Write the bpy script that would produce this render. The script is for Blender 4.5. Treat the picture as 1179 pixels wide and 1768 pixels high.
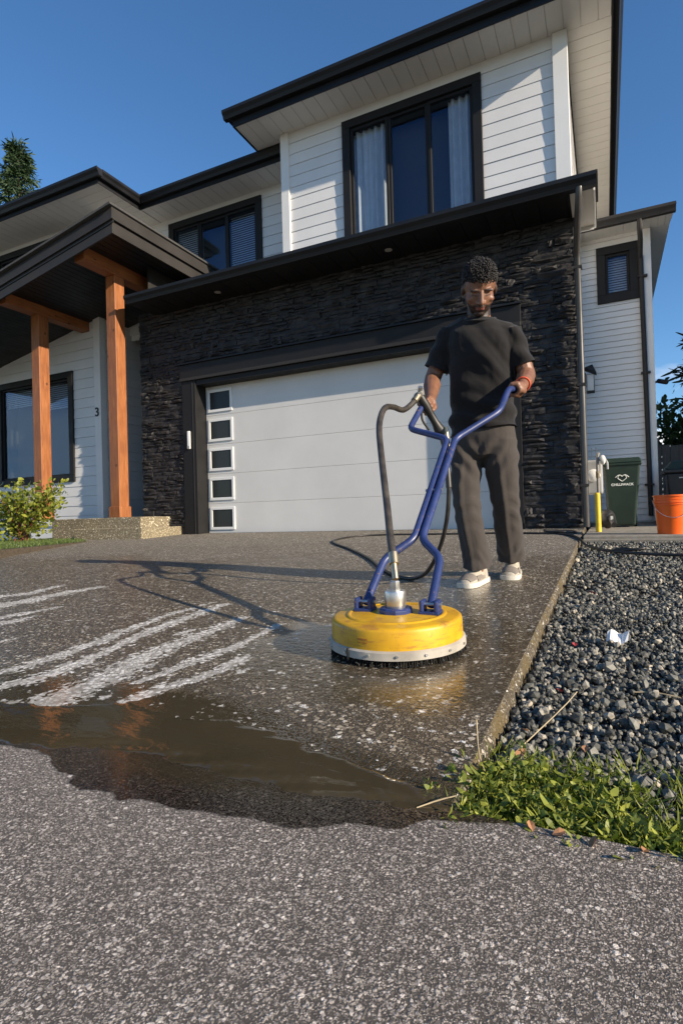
import bpy, bmesh, math, random
import numpy as np
from mathutils import Vector, Matrix
random.seed(7); rng = np.random.default_rng(7)
for o in list(bpy.data.objects): bpy.data.objects.remove(o)
S = bpy.context.scene
COL = S.collection

# ------------------------------------------------------------------ camera
ZC = 0.21
YAW, ROLL, PITCH = math.radians(25.4), 0.028, math.atan(10 / 960)
fw = Vector((-math.sin(YAW) * math.cos(PITCH), math.cos(YAW) * math.cos(PITCH), math.sin(PITCH)))
rt = Vector((math.cos(YAW), math.sin(YAW), 0)); up = rt.cross(fw)
RR = rt * math.cos(ROLL) - up * math.sin(ROLL); UU = up * math.cos(ROLL) + rt * math.sin(ROLL)
cd = bpy.data.cameras.new('camera'); cam = bpy.data.objects.new('camera', cd); COL.objects.link(cam)
cam.matrix_world = Matrix(((RR.x, UU.x, -fw.x, 0), (RR.y, UU.y, -fw.y, 0), (RR.z, UU.z, -fw.z, ZC), (0, 0, 0, 1)))
cd.sensor_fit = 'HORIZONTAL'; cd.sensor_width = 36; cd.lens = 36 * 960 / 1179
cd.clip_start = 0.02; cd.clip_end = 3000
S.camera = cam

# ------------------------------------------------------------------ light
SUN = Vector((4.3, -1.0, 1.72)).normalized()
ELEV = math.asin(SUN.z); AZ = math.atan2(SUN.x, SUN.y)
w = bpy.data.worlds.new('World'); S.world = w; w.use_nodes = True
wn = w.node_tree.nodes; wl = w.node_tree.links
bg = wn['Background']
sky = wn.new('ShaderNodeTexSky'); sky.sky_type = 'NISHITA'; sky.sun_disc = False
sky.sun_elevation = ELEV; sky.sun_rotation = AZ
sky.air_density = 1.0; sky.dust_density = 0.05; sky.ozone_density = 4.5
# thin clouds low over the horizon
tc = wn.new('ShaderNodeTexCoord'); sep = wn.new('ShaderNodeSeparateXYZ'); wl.new(tc.outputs['Generated'], sep.inputs[0])
mp = wn.new('ShaderNodeMapping'); mp.inputs['Scale'].default_value = (2.2, 2.2, 6.5); mp.inputs['Location'].default_value = (0.7, 0.2, 0.0)
wl.new(tc.outputs['Generated'], mp.inputs[0])
cn = wn.new('ShaderNodeTexNoise'); cn.inputs['Scale'].default_value = 1.6; cn.inputs['Detail'].default_value = 6
wl.new(mp.outputs[0], cn.inputs['Vector'])
low = wn.new('ShaderNodeMapRange'); low.inputs[1].default_value = 0.27; low.inputs[2].default_value = 0.16
low.interpolation_type = 'SMOOTHSTEP'
wl.new(sep.outputs['Z'], low.inputs[0])
cr = wn.new('ShaderNodeMapRange'); cr.inputs[1].default_value = 0.49; cr.inputs[2].default_value = 0.62
wl.new(cn.outputs['Fac'], cr.inputs[0])
mu = wn.new('ShaderNodeMath'); mu.operation = 'MULTIPLY'; wl.new(low.outputs[0], mu.inputs[0]); wl.new(cr.outputs[0], mu.inputs[1])
cm = wn.new('ShaderNodeMix'); cm.data_type = 'RGBA'; cm.inputs['B'].default_value = (6.4, 6.4, 6.5, 1)
wl.new(mu.outputs[0], cm.inputs['Factor']); hsv = wn.new('ShaderNodeHueSaturation'); hsv.inputs['Saturation'].default_value = 1.10; wl.new(sky.outputs[0], hsv.inputs['Color']); wl.new(hsv.outputs[0], cm.inputs['A']); wl.new(cm.outputs['Result'], bg.inputs[0])
bg.inputs[1].default_value = 0.10
sd = bpy.data.lights.new('sun', 'SUN'); sd.energy = 4.5; sd.angle = math.radians(0.53); sd.color = (1.0, 0.86, 0.68)
sun = bpy.data.objects.new('sun', sd); COL.objects.link(sun); sun.location = (20, -5, 12)
sun.rotation_euler = (-SUN).to_track_quat('-Z', 'Y').to_euler()
S.view_settings.view_transform = 'Standard'; S.view_settings.look = 'None'
S.view_settings.gamma = 1; S.view_settings.use_curve_mapping = False
S.view_settings.exposure = 0.88

# ------------------------------------------------------------------ helpers
DZ0, DS = -0.30, 0.042
def gz(Y): return DZ0 + DS * Y
def wloc(o):
    v = Vector((0, 0, 0))
    while o is not None: v = v + o.location; o = o.parent
    return v
def tag(o, label=None, cat=None, group=None, kind=None):
    if label: o['label'] = label
    if cat: o['category'] = cat
    if group: o['group'] = group
    if kind: o['kind'] = kind
    return o
def empty(name, loc, label, cat, group=None, parent=None):
    o = bpy.data.objects.new(name, None); COL.objects.link(o); o.location = Vector(loc); o.empty_display_size = 0.1
    tag(o, label, cat, group); return o
def mobj(name, me, m, parent=None, kind=None):
    if m is not None and len(me.materials) == 0: me.materials.append(M[m])
    o = bpy.data.objects.new(name, me); COL.objects.link(o)
    if parent is not None: o.parent = parent
    if kind: o['kind'] = kind
    return o
def rotm(ax, ay, az): return (Matrix.Rotation(az, 3, 'Z') @ Matrix.Rotation(ay, 3, 'Y') @ Matrix.Rotation(ax, 3, 'X'))

class MB:
    def __init__(s): s.v = []; s.f = []
    def add(s, vs, fs):
        b = len(s.v); s.v += [tuple(q) for q in vs]; s.f += [tuple(i + b for i in q) for q in fs]; return s
    def box(s, x0, x1, y0, y1, z0, z1):
        vs = [(x0, y0, z0), (x1, y0, z0), (x1, y1, z0), (x0, y1, z0), (x0, y0, z1), (x1, y0, z1), (x1, y1, z1), (x0, y1, z1)]
        return s.add(vs, [(0, 3, 2, 1), (4, 5, 6, 7), (0, 1, 5, 4), (1, 2, 6, 5), (2, 3, 7, 6), (3, 0, 4, 7)])
    def obox(s, c, sx, sy, sz, R):
        vs = [Vector(c) + R @ Vector((a * sx / 2, b * sy / 2, d * sz / 2)) for d in (-1, 1) for a, b in ((-1, -1), (1, -1), (1, 1), (-1, 1))]
        return s.add(vs, [(0, 3, 2, 1), (4, 5, 6, 7), (0, 1, 5, 4), (1, 2, 6, 5), (2, 3, 7, 6), (3, 0, 4, 7)])
    def prism(s, prof, axis, a0, a1):
        """prof: list of 2d points; axis x: (y,z), axis y: (x,z), axis z: (x,y)"""
        n = len(prof)
        mk = {'x': lambda p, a: (a, p[0], p[1]), 'y': lambda p, a: (p[0], a, p[1]), 'z': lambda p, a: (p[0], p[1], a)}[axis]
        vs = [mk(p, a0) for p in prof] + [mk(p, a1) for p in prof]
        fs = [tuple(range(n)), tuple(range(2 * n - 1, n - 1, -1))] + [(i + n, (i + 1) % n + n, (i + 1) % n, i) for i in range(n)]
        return s.add(vs, fs)
    def tube(s, path, r, seg=10, cap=True, flat=None):
        P = [Vector(p) for p in path]; n = len(P); R = r if hasattr(r, '__len__') else [r] * n
        vs = []; prev = None
        for i in range(n):
            t = (P[min(i + 1, n - 1)] - P[max(i - 1, 0)]).normalized()
            if prev is None:
                a = Vector((0, 0, 1)) if abs(t.z) < 0.9 else Vector((1, 0, 0))
                u = t.cross(a).normalized()
            else:
                u = (prev - t * prev.dot(t)).normalized()
            prev = u; v = t.cross(u)
            for k in range(seg):
                an = 2 * math.pi * k / seg
                vs.append(P[i] + (u * math.cos(an) + v * math.sin(an)) * R[i])
        fs = [(i * seg + k, i * seg + (k + 1) % seg, (i + 1) * seg + (k + 1) % seg, (i + 1) * seg + k) for i in range(n - 1) for k in range(seg)]
        if cap: fs += [tuple(range(seg - 1, -1, -1)), tuple((n - 1) * seg + k for k in range(seg))]
        return s.add(vs, fs)
    def lathe(s, prof, c, R=None, seg=32, closed=True):
        """prof: (radius, height); axis local z of R"""
        R = R or Matrix.Identity(3); c = Vector(c); vs = []
        for r, h in prof:
            for k in range(seg):
                an = 2 * math.pi * k / seg; vs.append(c + R @ Vector((r * math.cos(an), r * math.sin(an), h)))
        n = len(prof)
        fs = [(i * seg + k, i * seg + (k + 1) % seg, (i + 1) * seg + (k + 1) % seg, (i + 1) * seg + k) for i in range(n - 1) for k in range(seg)]
        if closed: fs += [tuple(range(seg - 1, -1, -1)), tuple((n - 1) * seg + k for k in range(seg))]
        return s.add(vs, fs)
    def loft(s, rings):
        """rings: list of lists of equal length of points, capped"""
        n = len(rings); k = len(rings[0]); vs = [p for r in rings for p in r]
        fs = [(i * k + j, i * k + (j + 1) % k, (i + 1) * k + (j + 1) % k, (i + 1) * k + j) for i in range(n - 1) for j in range(k)]
        fs += [tuple(range(k - 1, -1, -1)), tuple((n - 1) * k + j for j in range(k))]
        return s.add(vs, fs)
    def ell(s, c, r, R=None, seg=16, rings=10):
        R = R or Matrix.Identity(3); c = Vector(c); vs = [c + R @ Vector((0, 0, -r[2]))]
        for i in range(1, rings):
            a = -math.pi / 2 + math.pi * i / rings
            for k in range(seg):
                b = 2 * math.pi * k / seg
                vs.append(c + R @ Vector((r[0] * math.cos(a) * math.cos(b), r[1] * math.cos(a) * math.sin(b), r[2] * math.sin(a))))
        vs.append(c + R @ Vector((0, 0, r[2]))); L = len(vs) - 1
        fs = [(0, 1 + (k + 1) % seg, 1 + k) for k in range(seg)]
        fs += [(1 + i * seg + k, 1 + i * seg + (k + 1) % seg, 1 + (i + 1) * seg + (k + 1) % seg, 1 + (i + 1) * seg + k) for i in range(rings - 2) for k in range(seg)]
        fs += [(L, 1 + (rings - 2) * seg + k, 1 + (rings - 2) * seg + (k + 1) % seg) for k in range(seg)]
        return s.add(vs, fs)
    def cap(s, p0, p1, r0, r1, seg=12):
        p0 = Vector(p0); p1 = Vector(p1); t = (p1 - p0).normalized(); path = []; rad = []
        for a in (-80, -55, -28, 0): path.append(p0 + t * r0 * math.sin(math.radians(a))); rad.append(r0 * math.cos(math.radians(a)))
        for a in (0, 28, 55, 80): path.append(p1 + t * r1 * math.sin(math.radians(a))); rad.append(r1 * math.cos(math.radians(a)))
        return s.tube(path, rad, seg)
    def mesh(s, name, off=Vector((0, 0, 0)), smooth=None):
        me = bpy.data.meshes.new(name)
        me.from_pydata([(a - off.x, b - off.y, c - off.z) for a, b, c in s.v], [], s.f); me.update()
        if smooth is not None:
            me.polygons.foreach_set('use_smooth', [True] * len(me.polygons)); me.set_sharp_from_angle(angle=math.radians(smooth))
        return me
    def build(s, name, m, parent=None, smooth=None, bevel=0, kind=None, seg=2):
        off = wloc(parent) if parent is not None else Vector((0, 0, 0))
        o = mobj(name, s.mesh(name, off, smooth), m, parent, kind)
        if bevel:
            b = o.modifiers.new('bevel', 'BEVEL'); b.width = bevel; b.segments = seg; b.limit_method = 'ANGLE'; b.angle_limit = math.radians(40)
        return o
def npmesh(name, V, F, smooth=False):
    me = bpy.data.meshes.new(name); V = np.asarray(V, np.float32); F = np.asarray(F, np.int32); k = F.shape[1]
    me.vertices.add(len(V)); me.vertices.foreach_set('co', V.ravel())
    me.loops.add(F.size); me.loops.foreach_set('vertex_index', F.ravel())
    me.polygons.add(len(F)); me.polygons.foreach_set('loop_start', np.arange(0, F.size, k, dtype=np.int32))
    me.polygons.foreach_set('loop_total', np.full(len(F), k, np.int32))
    me.polygons.foreach_set('use_smooth', np.full(len(F), smooth)); me.update(); me.validate(); return me
def fattr(me, name, arr):
    a = me.attributes.new(name, 'FLOAT', 'POINT'); a.data.foreach_set('value', np.asarray(arr, np.float32))

# ------------------------------------------------------------------ materials
M = {}
class NT:
    def __init__(s, name):
        m = bpy.data.materials.new(name); m.use_nodes = True; s.m = m; s.t = m.node_tree; s.b = s.t.nodes['Principled BSDF']; M[name] = m
        s.out = s.t.nodes['Material Output']
    def n(s, typ, props=None, **ins):
        nd = s.t.nodes.new('ShaderNode' + typ)
        for k, v in (props or {}).items(): setattr(nd, k, v)
        for k, v in ins.items():
            key = k.replace('_', ' ')
            sock = nd.inputs[int(k[1:])] if (k[0] == 'i' and k[1:].isdigit()) else nd.inputs[key]
            s.set(sock, v)
        return nd
    def set(s, sock, v):
        if isinstance(v, bpy.types.NodeSocket): s.t.links.new(v, sock)
        elif isinstance(v, bpy.types.Node): s.t.links.new(v.outputs[0], sock)
        else:
            if isinstance(v, (tuple, list)) and len(v) == 3 and sock.type == 'RGBA': v = (*v, 1)
            sock.default_value = v
    def p(s, **ins):
        for k, v in ins.items(): s.set(s.b.inputs[k.replace('_', ' ')], v)
        return s
    def co(s, scale=(1, 1, 1), rot=(0, 0, 0), which='Object'):
        t = s.n('TexCoord'); return s.n('Mapping', None, Vector=t.outputs[which], Scale=scale, Rotation=rot).outputs[0]
    def geo(s, scale=(1, 1, 1)):
        t = s.n('NewGeometry'); return s.n('Mapping', None, Vector=t.outputs['Position'], Scale=scale).outputs[0]
    def noise(s, vec, scale, detail=3, rough=0.5, dist=0.0):
        return s.n('TexNoise', None, Vector=vec, Scale=scale, Detail=detail, Roughness=rough, Distortion=dist).outputs['Fac']
    def vor(s, vec, scale, feature='F1', rnd=1.0):
        return s.n('TexVoronoi', {'feature': feature}, Vector=vec, Scale=scale, Randomness=rnd)
    def ramp(s, fac, stops, interp='LINEAR'):
        r = s.n('ValToRGB', None, Fac=fac); e = r.color_ramp.elements; r.color_ramp.interpolation = interp
        while len(e) < len(stops): e.new(0.5)
        for el, (p, c) in zip(e, stops):
            el.position = p; el.color = (*c, 1) if hasattr(c, '__len__') else (c, c, c, 1)
        return r.outputs['Color']
    def mix(s, fac, a, b, blend='MIX'):
        x = s.n('Mix', {'data_type': 'RGBA', 'blend_type': blend}); s.set(x.inputs['Factor'], fac); s.set(x.inputs['A'], a); s.set(x.inputs['B'], b)
        return x.outputs['Result']
    def math(s, op, a, b=0.0, c=None, clamp=False):
        x = s.n('Math', {'operation': op, 'use_clamp': clamp}); s.set(x.inputs[0], a); s.set(x.inputs[1], b)
        if c is not None: s.set(x.inputs[2], c)
        return x.outputs[0]
    def mr(s, v, a, b, c=0.0, d=1.0, interp='SMOOTHSTEP'):
        x = s.n('MapRange', {'interpolation_type': interp}); s.set(x.inputs[0], v)
        for i, q in enumerate((a, b, c, d)): s.set(x.inputs[i + 1], q)
        return x.outputs[0]
    def attr(s, name): return s.n('Attribute', {'attribute_name': name}).outputs['Fac']
    def bump(s, h, strength=0.5, dist=0.01, normal=None):
        b = s.n('Bump', None, Height=h, Strength=strength, Distance=dist)
        if normal is not None: s.set(b.inputs['Normal'], normal)
        s.set(s.b.inputs['Normal'], b.outputs[0]); return b.outputs[0]
    def rnd(s): return s.n('ObjectInfo').outputs['Random']

def simple(name, col, rough=0.5, var=0.12, scale=6, bump=0.0, bscale=60, metal=0.0, spec=0.5, bdist=0.004, perobj=0.0):
    t = NT(name); v = t.geo(); f = t.noise(v, scale, 4)
    c = t.ramp(f, [(0.25, tuple(x * (1 - var) for x in col)), (0.75, tuple(min(1, x * (1 + var)) for x in col))])
    if perobj:
        c = t.mix(1.0, c, t.ramp(t.rnd(), [(0, 1 - perobj), (1, 1.0)]), 'MULTIPLY')
    t.p(Base_Color=c, Roughness=t.mr(f, 0.2, 0.8, rough * 0.85, min(1, rough * 1.15)), Metallic=metal, Specular_IOR_Level=spec)
    if bump: t.bump(t.noise(v, bscale, 4), bump, bdist)
    return t
def painted(name, col, rough=0.55):
    """painted board: faint dirt, faint wood-grain emboss"""
    t = NT(name); v = t.geo(); d = t.noise(v, 1.3, 5, 0.6); g = t.noise(t.geo((3, 3, 45)), 4, 4)
    c = t.ramp(d, [(0.3, tuple(x * 0.9 for x in col)), (0.7, col)])
    c = t.mix(1.0, c, t.ramp(t.rnd(), [(0, 0.96), (1, 1.0)]), 'MULTIPLY')
    st = t.noise(t.geo((9, 9, 0.5)), 3, 5, 0.7)
    c = t.mix(t.mr(st, 0.58, 0.8, 0, 0.25), c, tuple(x * 0.72 for x in col))
    t.p(Base_Color=c, Roughness=rough); t.bump(g, 0.12, 0.004)
painted('white_siding', (0.74, 0.73, 0.71))
painted('white_trim', (0.78, 0.77, 0.74), 0.5)
painted('soffit_white', (0.70, 0.675, 0.62), 0.6)
simple('pipe_bronze', (0.055, 0.050, 0.045), 0.32, 0.15, 6)
painted('door_white', (0.66, 0.645, 0.61), 0.42)
simple('black_metal', (0.009, 0.009, 0.010), 0.5, 0.25, 3, 0.05, 30, spec=0.35)
simple('bronze_metal', (0.027, 0.0245, 0.023), 0.62, 0.2, 3, 0.05, 30, spec=0.35)
simple('dark_frame', (0.011, 0.0105, 0.0105), 0.6, 0.2, 5, spec=0.3)
simple('dark_ceiling', (0.006, 0.006, 0.007), 0.5, 0.2, 5)
simple('shingle', (0.05, 0.05, 0.05), 0.9, 0.3, 20, 0.4, 40)
simple('wall_core', (0.05, 0.05, 0.05), 0.9)
simple('interior_dark', (0.022, 0.026, 0.034), 0.9)
simple('foundation', (0.30, 0.28, 0.25), 0.9, 0.25, 5, 0.3, 60)
t = NT('stone_charcoal'); v = t.geo(); n1 = t.noise(v, 28, 6, 0.65); n2 = t.noise(v, 5.5, 2)
c = t.ramp(n2, [(0.3, (0.012, 0.0114, 0.0116)), (0.55, (0.024, 0.022, 0.0218)), (0.75, (0.046, 0.042, 0.040))])
c = t.mix(t.mr(n1, 0.6, 0.85, 0, 0.45), c, (0.090, 0.080, 0.072))
t.p(Base_Color=c, Roughness=0.62, Specular_IOR_Level=0.4); t.bump(n1, 0.7, 0.012)
def wood(name, sc, gcol=((0.16, 0.050, 0.016), (0.28, 0.098, 0.030), (0.40, 0.155, 0.052))):
    t = NT(name); v = t.geo(sc); g = t.noise(v, 6, 6, 0.6, 1.2); k = t.noise(t.geo(), 3.1, 2)
    c = t.ramp(g, [(0.28, gcol[0]), (0.5, gcol[1]), (0.75, gcol[2])])
    c = t.mix(t.mr(k, 0.4, 0.75, 0, 0.4), c, gcol[0])
    kn = t.vor(t.geo((2.2, 2.2, 1.7) if sc[2] < 1 else (2.2, 1.4, 3)), 1.6)
    c = t.mix(t.mr(kn.outputs['Distance'], 0.045, 0.10, 0.85, 0), c, tuple(x * 0.35 for x in gcol[0]))
    t.p(Base_Color=c, Roughness=t.mr(g, 0.2, 0.8, 0.45, 0.65)); t.bump(g, 0.25, 0.004)
wood('cedar_post', (7, 7, 0.45)); wood('cedar_beam', (7, 0.45, 7))
wood('fence_wood', (7, 7, 0.5), ((0.06, 0.04, 0.03), (0.10, 0.07, 0.05), (0.16, 0.11, 0.08)))
def glass(name, tint=(0.02, 0.025, 0.03), thru=0.75):
    t = NT(name); tr = t.n('BsdfTransparent', None, Color=(0.93, 0.95, 0.96)); gl = t.n('BsdfGlossy', None, Color=(0.42, 0.66, 1.0), Roughness=0.015)
    bf = t.n('NewGeometry').outputs['Backfacing']; fr = t.n('Fresnel', None, IOR=t.mr(bf, 0, 1, 1.55, 1 / 1.55, 'LINEAR')); b = t.n('Bump', None, Height=t.noise(t.geo(), 1.4, 2), Strength=0.04, Distance=0.05)
    t.set(gl.inputs['Normal'], b.outputs[0])
    f = t.math('MULTIPLY_ADD', fr.outputs[0], 0.8, 0.0, True)
    mx = t.n('MixShader'); t.set(mx.inputs[0], f); t.set(mx.inputs[1], tr.outputs[0]); t.set(mx.inputs[2], gl.outputs[0])
    t.set(t.out.inputs[0], mx.outputs[0])
glass('glass')
simple('curtain', (0.46, 0.50, 0.54), 0.9, 0.1, 8)
simple('blind', (0.40, 0.43, 0.47), 0.7, 0.1, 8)
t = NT('door_glass'); t.p(Base_Color=(0.030, 0.034, 0.034), Roughness=0.22, Specular_IOR_Level=0.22); t.bump(t.noise(t.geo(), 60, 2), 0.03, 0.01)

# exposed-aggregate concrete (steps, slab edge)
def aggregate(t, v, sc=65):
    dn = t.n('TexNoise', None, Vector=v, Scale=sc * 1.3, Detail=2)
    v2 = t.n('VectorMath', {'operation': 'MULTIPLY_ADD'}, i0=dn.outputs['Color'], i1=(0.75 / sc,) * 3, i2=v).outputs[0]
    vo = t.vor(v2, sc); ed = t.vor(v2, sc, 'DISTANCE_TO_EDGE')
    rc = t.n('SeparateColor', None, Color=vo.outputs['Color'])
    peb = t.ramp(rc.outputs[0], [(0.0, (0.06, 0.05, 0.037)), (0.3, (0.16, 0.135, 0.098)), (0.55, (0.32, 0.275, 0.21)), (0.70, (0.20, 0.18, 0.15)), (0.82, (0.50, 0.45, 0.37)), (1.0, (0.86, 0.82, 0.74))])
    m = t.math('MULTIPLY', t.mr(vo.outputs['Distance'], t.mr(rc.outputs[2], 0, 1, 0.30, 0.48), t.mr(rc.outputs[2], 0, 1, 0.40, 0.60), 1, 0), t.mr(ed.outputs['Distance'], 0.01, 0.10))
    isp = t.mr(rc.outputs[1], 0.22, 0.30)
    k = t.math('MULTIPLY', m, isp)
    vs_ = t.vor(v2, sc * 2.3); rs = t.n('SeparateColor', None, Color=vs_.outputs['Color'])
    small = t.mix(t.mr(vs_.outputs['Distance'], 0.25, 0.6, 1, 0), (0.055, 0.045, 0.032), t.ramp(rs.outputs[0], [(0, (0.06, 0.05, 0.038)), (0.5, (0.17, 0.145, 0.108)), (0.82, (0.36, 0.315, 0.24)), (1, (0.72, 0.66, 0.55))]))
    small = t.mix(1.0, small, t.ramp(t.noise(v, 7, 4), [(0.3, 0.75), (0.7, 1.0)]), 'MULTIPLY')
    k2 = t.math('MULTIPLY', t.mr(vs_.outputs['Distance'], 0.2, 0.6, 1, 0), 0.4)
    col = t.mix(k, small, peb); k = t.math('MAXIMUM', k, k2)
    return col, k, rc
t = NT('step_concrete'); v = t.geo(); col, k, rc = aggregate(t, v, 62)
t.p(Base_Color=t.mix(0.15, t.mix(1.0, col, (1.45, 1.4, 1.2), 'MULTIPLY'), (0.42, 0.35, 0.22)), Roughness=0.85); t.bump(k, 0.6, 0.006)
t = NT('slab_side'); v = t.geo(); col, k, rc = aggregate(t, v, 80); n = t.noise(v, 14, 4)
col = t.mix(t.mr(n, 0.4, 0.65, 0.15, 0.85), col, (0.12, 0.085, 0.03)); t.p(Base_Color=col, Roughness=0.6); t.bump(t.math('ADD', k, n), 0.7, 0.01)
t = NT('plain_concrete'); v = t.geo(); n = t.noise(v, 9, 6, 0.65); t.p(Base_Color=t.ramp(n, [(0.3, (0.16, 0.14, 0.11)), (0.7, (0.27, 0.25, 0.21))]), Roughness=0.85); t.bump(t.noise(v, 140, 3), 0.3, 0.004)

# driveway: wet, with streaks cleaned pale
t = NT('driveway_aggregate'); v = t.geo(); col, k, rc = aggregate(t, v, 74)
wet = t.attr('wet'); cl = t.attr('clean'); film = t.attr('film')
wn_ = t.noise(v, 3.0, 4, 0.6); wn2 = t.noise(v, 22, 4, 0.6)
wetm = t.mr(t.math('ADD', wet, t.math('MULTIPLY', t.math('SUBTRACT', wn_, 0.5), 0.5)), 0.15, 0.75)
dry = t.mix(0.12, col, (0.30, 0.26, 0.20))
wcol = t.mix(1.0, dry, (0.78, 0.73, 0.65), 'MULTIPLY')
c = t.mix(wetm, dry, wcol)
# murky film of silt where the water is deeper
filmm = t.mr(t.math('ADD', film, t.math('MULTIPLY', t.math('SUBTRACT', wn2, 0.5), 0.7)), 0.35, 0.8)
silt = t.attr('silt'); siltm = t.mr(t.math('ADD', silt, t.math('MULTIPLY', t.math('SUBTRACT', wn2, 0.5), 0.5)), 0.2, 0.9)
c = t.mix(t.math('MULTIPLY', filmm, 0.48), c, (0.060, 0.047, 0.028)); c = t.mix(t.math('MULTIPLY', siltm, 0.95), c, (0.050, 0.039, 0.022))
brk = t.noise(v, 55, 4, 0.7)
clm = t.mr(t.math('ADD', cl, t.math('ADD', t.math('MULTIPLY', t.math('SUBTRACT', rc.outputs[1], 0.5), 0.75), t.math('MULTIPLY', t.math('SUBTRACT', t.math('ADD', brk, wn2), 1.0), 1.3))), 0.39, 0.50)
pale = t.ramp(rc.outputs[2], [(0, (0.40, 0.375, 0.33)), (0.5, (0.62, 0.59, 0.53)), (1, (0.82, 0.79, 0.73))])
pale = t.mix(t.mr(k, 0, 1, 0.55, 0), pale, (0.15, 0.13, 0.10))
c = t.mix(clm, c, pale)
gloss = t.math('MULTIPLY', wetm, t.math('SUBTRACT', 1.0, t.math('MULTIPLY', clm, 0.8)))
r = t.mr(gloss, 0, 1, 0.85, 0.42); r = t.mr(filmm, 0, 1, r, 0.07); r = t.mr(siltm, 0, 1, r, 0.04)
t.p(Base_Color=c, Roughness=r, Specular_IOR_Level=0.5)
b1 = t.n('Bump', None, Height=k, Strength=t.mr(filmm, 0, 1, 0.65, 0.06), Distance=0.008)
rip = t.noise(t.geo((1, 1.7, 1)), 34, 3, 0.55, 0.6)
b2 = t.n('Bump', None, Height=rip, Strength=t.mr(siltm, 0, 1, t.mr(filmm, 0, 1, 0.0, 0.13), 0.05), Distance=0.014, Normal=b1.outputs[0])
t.set(t.b.inputs['Normal'], b2.outputs[0])

# asphalt
t = NT('asphalt'); v = t.geo()
dn = t.n('TexNoise', None, Vector=v, Scale=210, Detail=3, Roughness=0.6)
v2 = t.n('VectorMath', {'operation': 'MULTIPLY_ADD'}, i0=dn.outputs['Color'], i1=(0.0065,) * 3, i2=v).outputs[0]
vo = t.vor(v2, 190); rc = t.n('SeparateColor', None, Color=vo.outputs['Color'])
vb = t.vor(v2, 105); rb = t.n('SeparateColor', None, Color=vb.outputs['Color'])
fn_ = t.noise(v, 420, 3, 0.7); mn = t.noise(v, 95, 4, 0.65)
gap = t.mr(t.math('ADD', vo.outputs['Distance'], t.math('MULTIPLY', t.math('SUBTRACT', fn_, 0.5), 0.5)), 0.26, 0.56, 1, 0)
pe = t.ramp(rc.outputs[0], [(0, (0.16, 0.148, 0.135)), (0.35, (0.34, 0.317, 0.29)), (0.65, (0.50, 0.468, 0.434)), (0.88, (0.66, 0.625, 0.58)), (1, (0.84, 0.80, 0.75))])
vs_ = t.vor(v2, 360); rs = t.n('SeparateColor', None, Color=vs_.outputs['Color'])
fine = t.mix(t.mr(vs_.outputs['Distance'], 0.22, 0.60, 1, 0), (0.085, 0.078, 0.070), t.ramp(rs.outputs[0], [(0, (0.12, 0.11, 0.10)), (0.5, (0.32, 0.298, 0.272)), (0.85, (0.50, 0.468, 0.43)), (1, (0.70, 0.66, 0.61))]))
c = t.mix(t.math('MULTIPLY', gap, t.mr(rc.outputs[1], 0.25, 0.35)), fine, pe)
c = t.mix(1.0, c, t.ramp(mn, [(0.3, 0.70), (0.7, 1.0)]), 'MULTIPLY')
bigm = t.math('MULTIPLY', t.mr(rb.outputs[1], 0.92, 0.95), t.mr(vb.outputs['Distance'], 0.30, 0.46, 1, 0))
c = t.mix(bigm, c, t.ramp(rb.outputs[0], [(0, (0.30, 0.285, 0.26)), (1, (0.66, 0.64, 0.60))]))
ln = t.noise(v, 1.7, 5, 0.6); c = t.mix(1.0, c, t.ramp(ln, [(0.3, (0.98, 0.90, 0.83)), (0.7, (1.20, 1.12, 1.04))]), 'MULTIPLY')
wet = t.attr('wet'); wb = t.noise(v, 30, 4, 0.6)
wm = t.mr(t.math('ADD', wet, t.math('MULTIPLY', t.math('SUBTRACT', wb, 0.5), 0.020)), -0.004, 0.005)
deep = t.mr(t.math('ADD', wet, t.math('MULTIPLY', t.math('SUBTRACT', wb, 0.5), 0.10)), 0.03, 0.15)
c = t.mix(wm, c, t.mix(1.0, c, (0.15, 0.135, 0.115), 'MULTIPLY'))
c = t.mix(t.math('MULTIPLY', deep, 0.9), c, (0.048, 0.038, 0.022))
hgt = t.math('ADD', t.math('ADD', t.math('MULTIPLY', gap, t.mr(rc.outputs[1], 0.25, 1, 0.0, 1.0)), t.math('MULTIPLY', t.mr(vs_.outputs['Distance'], 0.2, 0.6, 1, 0), 0.45)), t.math('MULTIPLY', bigm, 0.5))
t.p(Base_Color=c, Roughness=t.mr(wm, 0, 1, 0.85, 0.09))
t.bump(hgt, t.mr(deep, 0, 1, t.mr(wm, 0, 1, 0.55, 0.14), 0.04), 0.005)

t = NT('puddle_water'); v = t.geo((1, 2.2, 1)); n = t.noise(v, 22, 3, 0.5, 0.5); n2 = t.noise(t.geo(), 4, 4)
t.p(Base_Color=t.ramp(n2, [(0.3, (0.043, 0.034, 0.019)), (0.7, (0.060, 0.047, 0.027))]), Roughness=0.03, IOR=1.33, Specular_IOR_Level=0.5)
t.bump(n, 0.06, 0.012)
simple('soil', (0.06, 0.045, 0.03), 0.95, 0.4, 30, 0.6, 80)
t = NT('ground_earth'); n = t.noise(t.geo(), 0.5, 6); t.p(Base_Color=t.ramp(n, [(0.3, (0.05, 0.075, 0.025)), (0.7, (0.10, 0.09, 0.05))]), Roughness=0.95)
t = NT('gravel_rock'); v = t.geo(); cell = t.attr('tone'); n = t.noise(v, 90, 4)
c = t.ramp(cell, [(0, (0.020, 0.021, 0.017)), (0.3, (0.046, 0.047, 0.039)), (0.55, (0.088, 0.088, 0.074)), (0.78, (0.145, 0.143, 0.120)), (0.93, (0.28, 0.26, 0.21)), (1, (0.46, 0.39, 0.29))])
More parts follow.
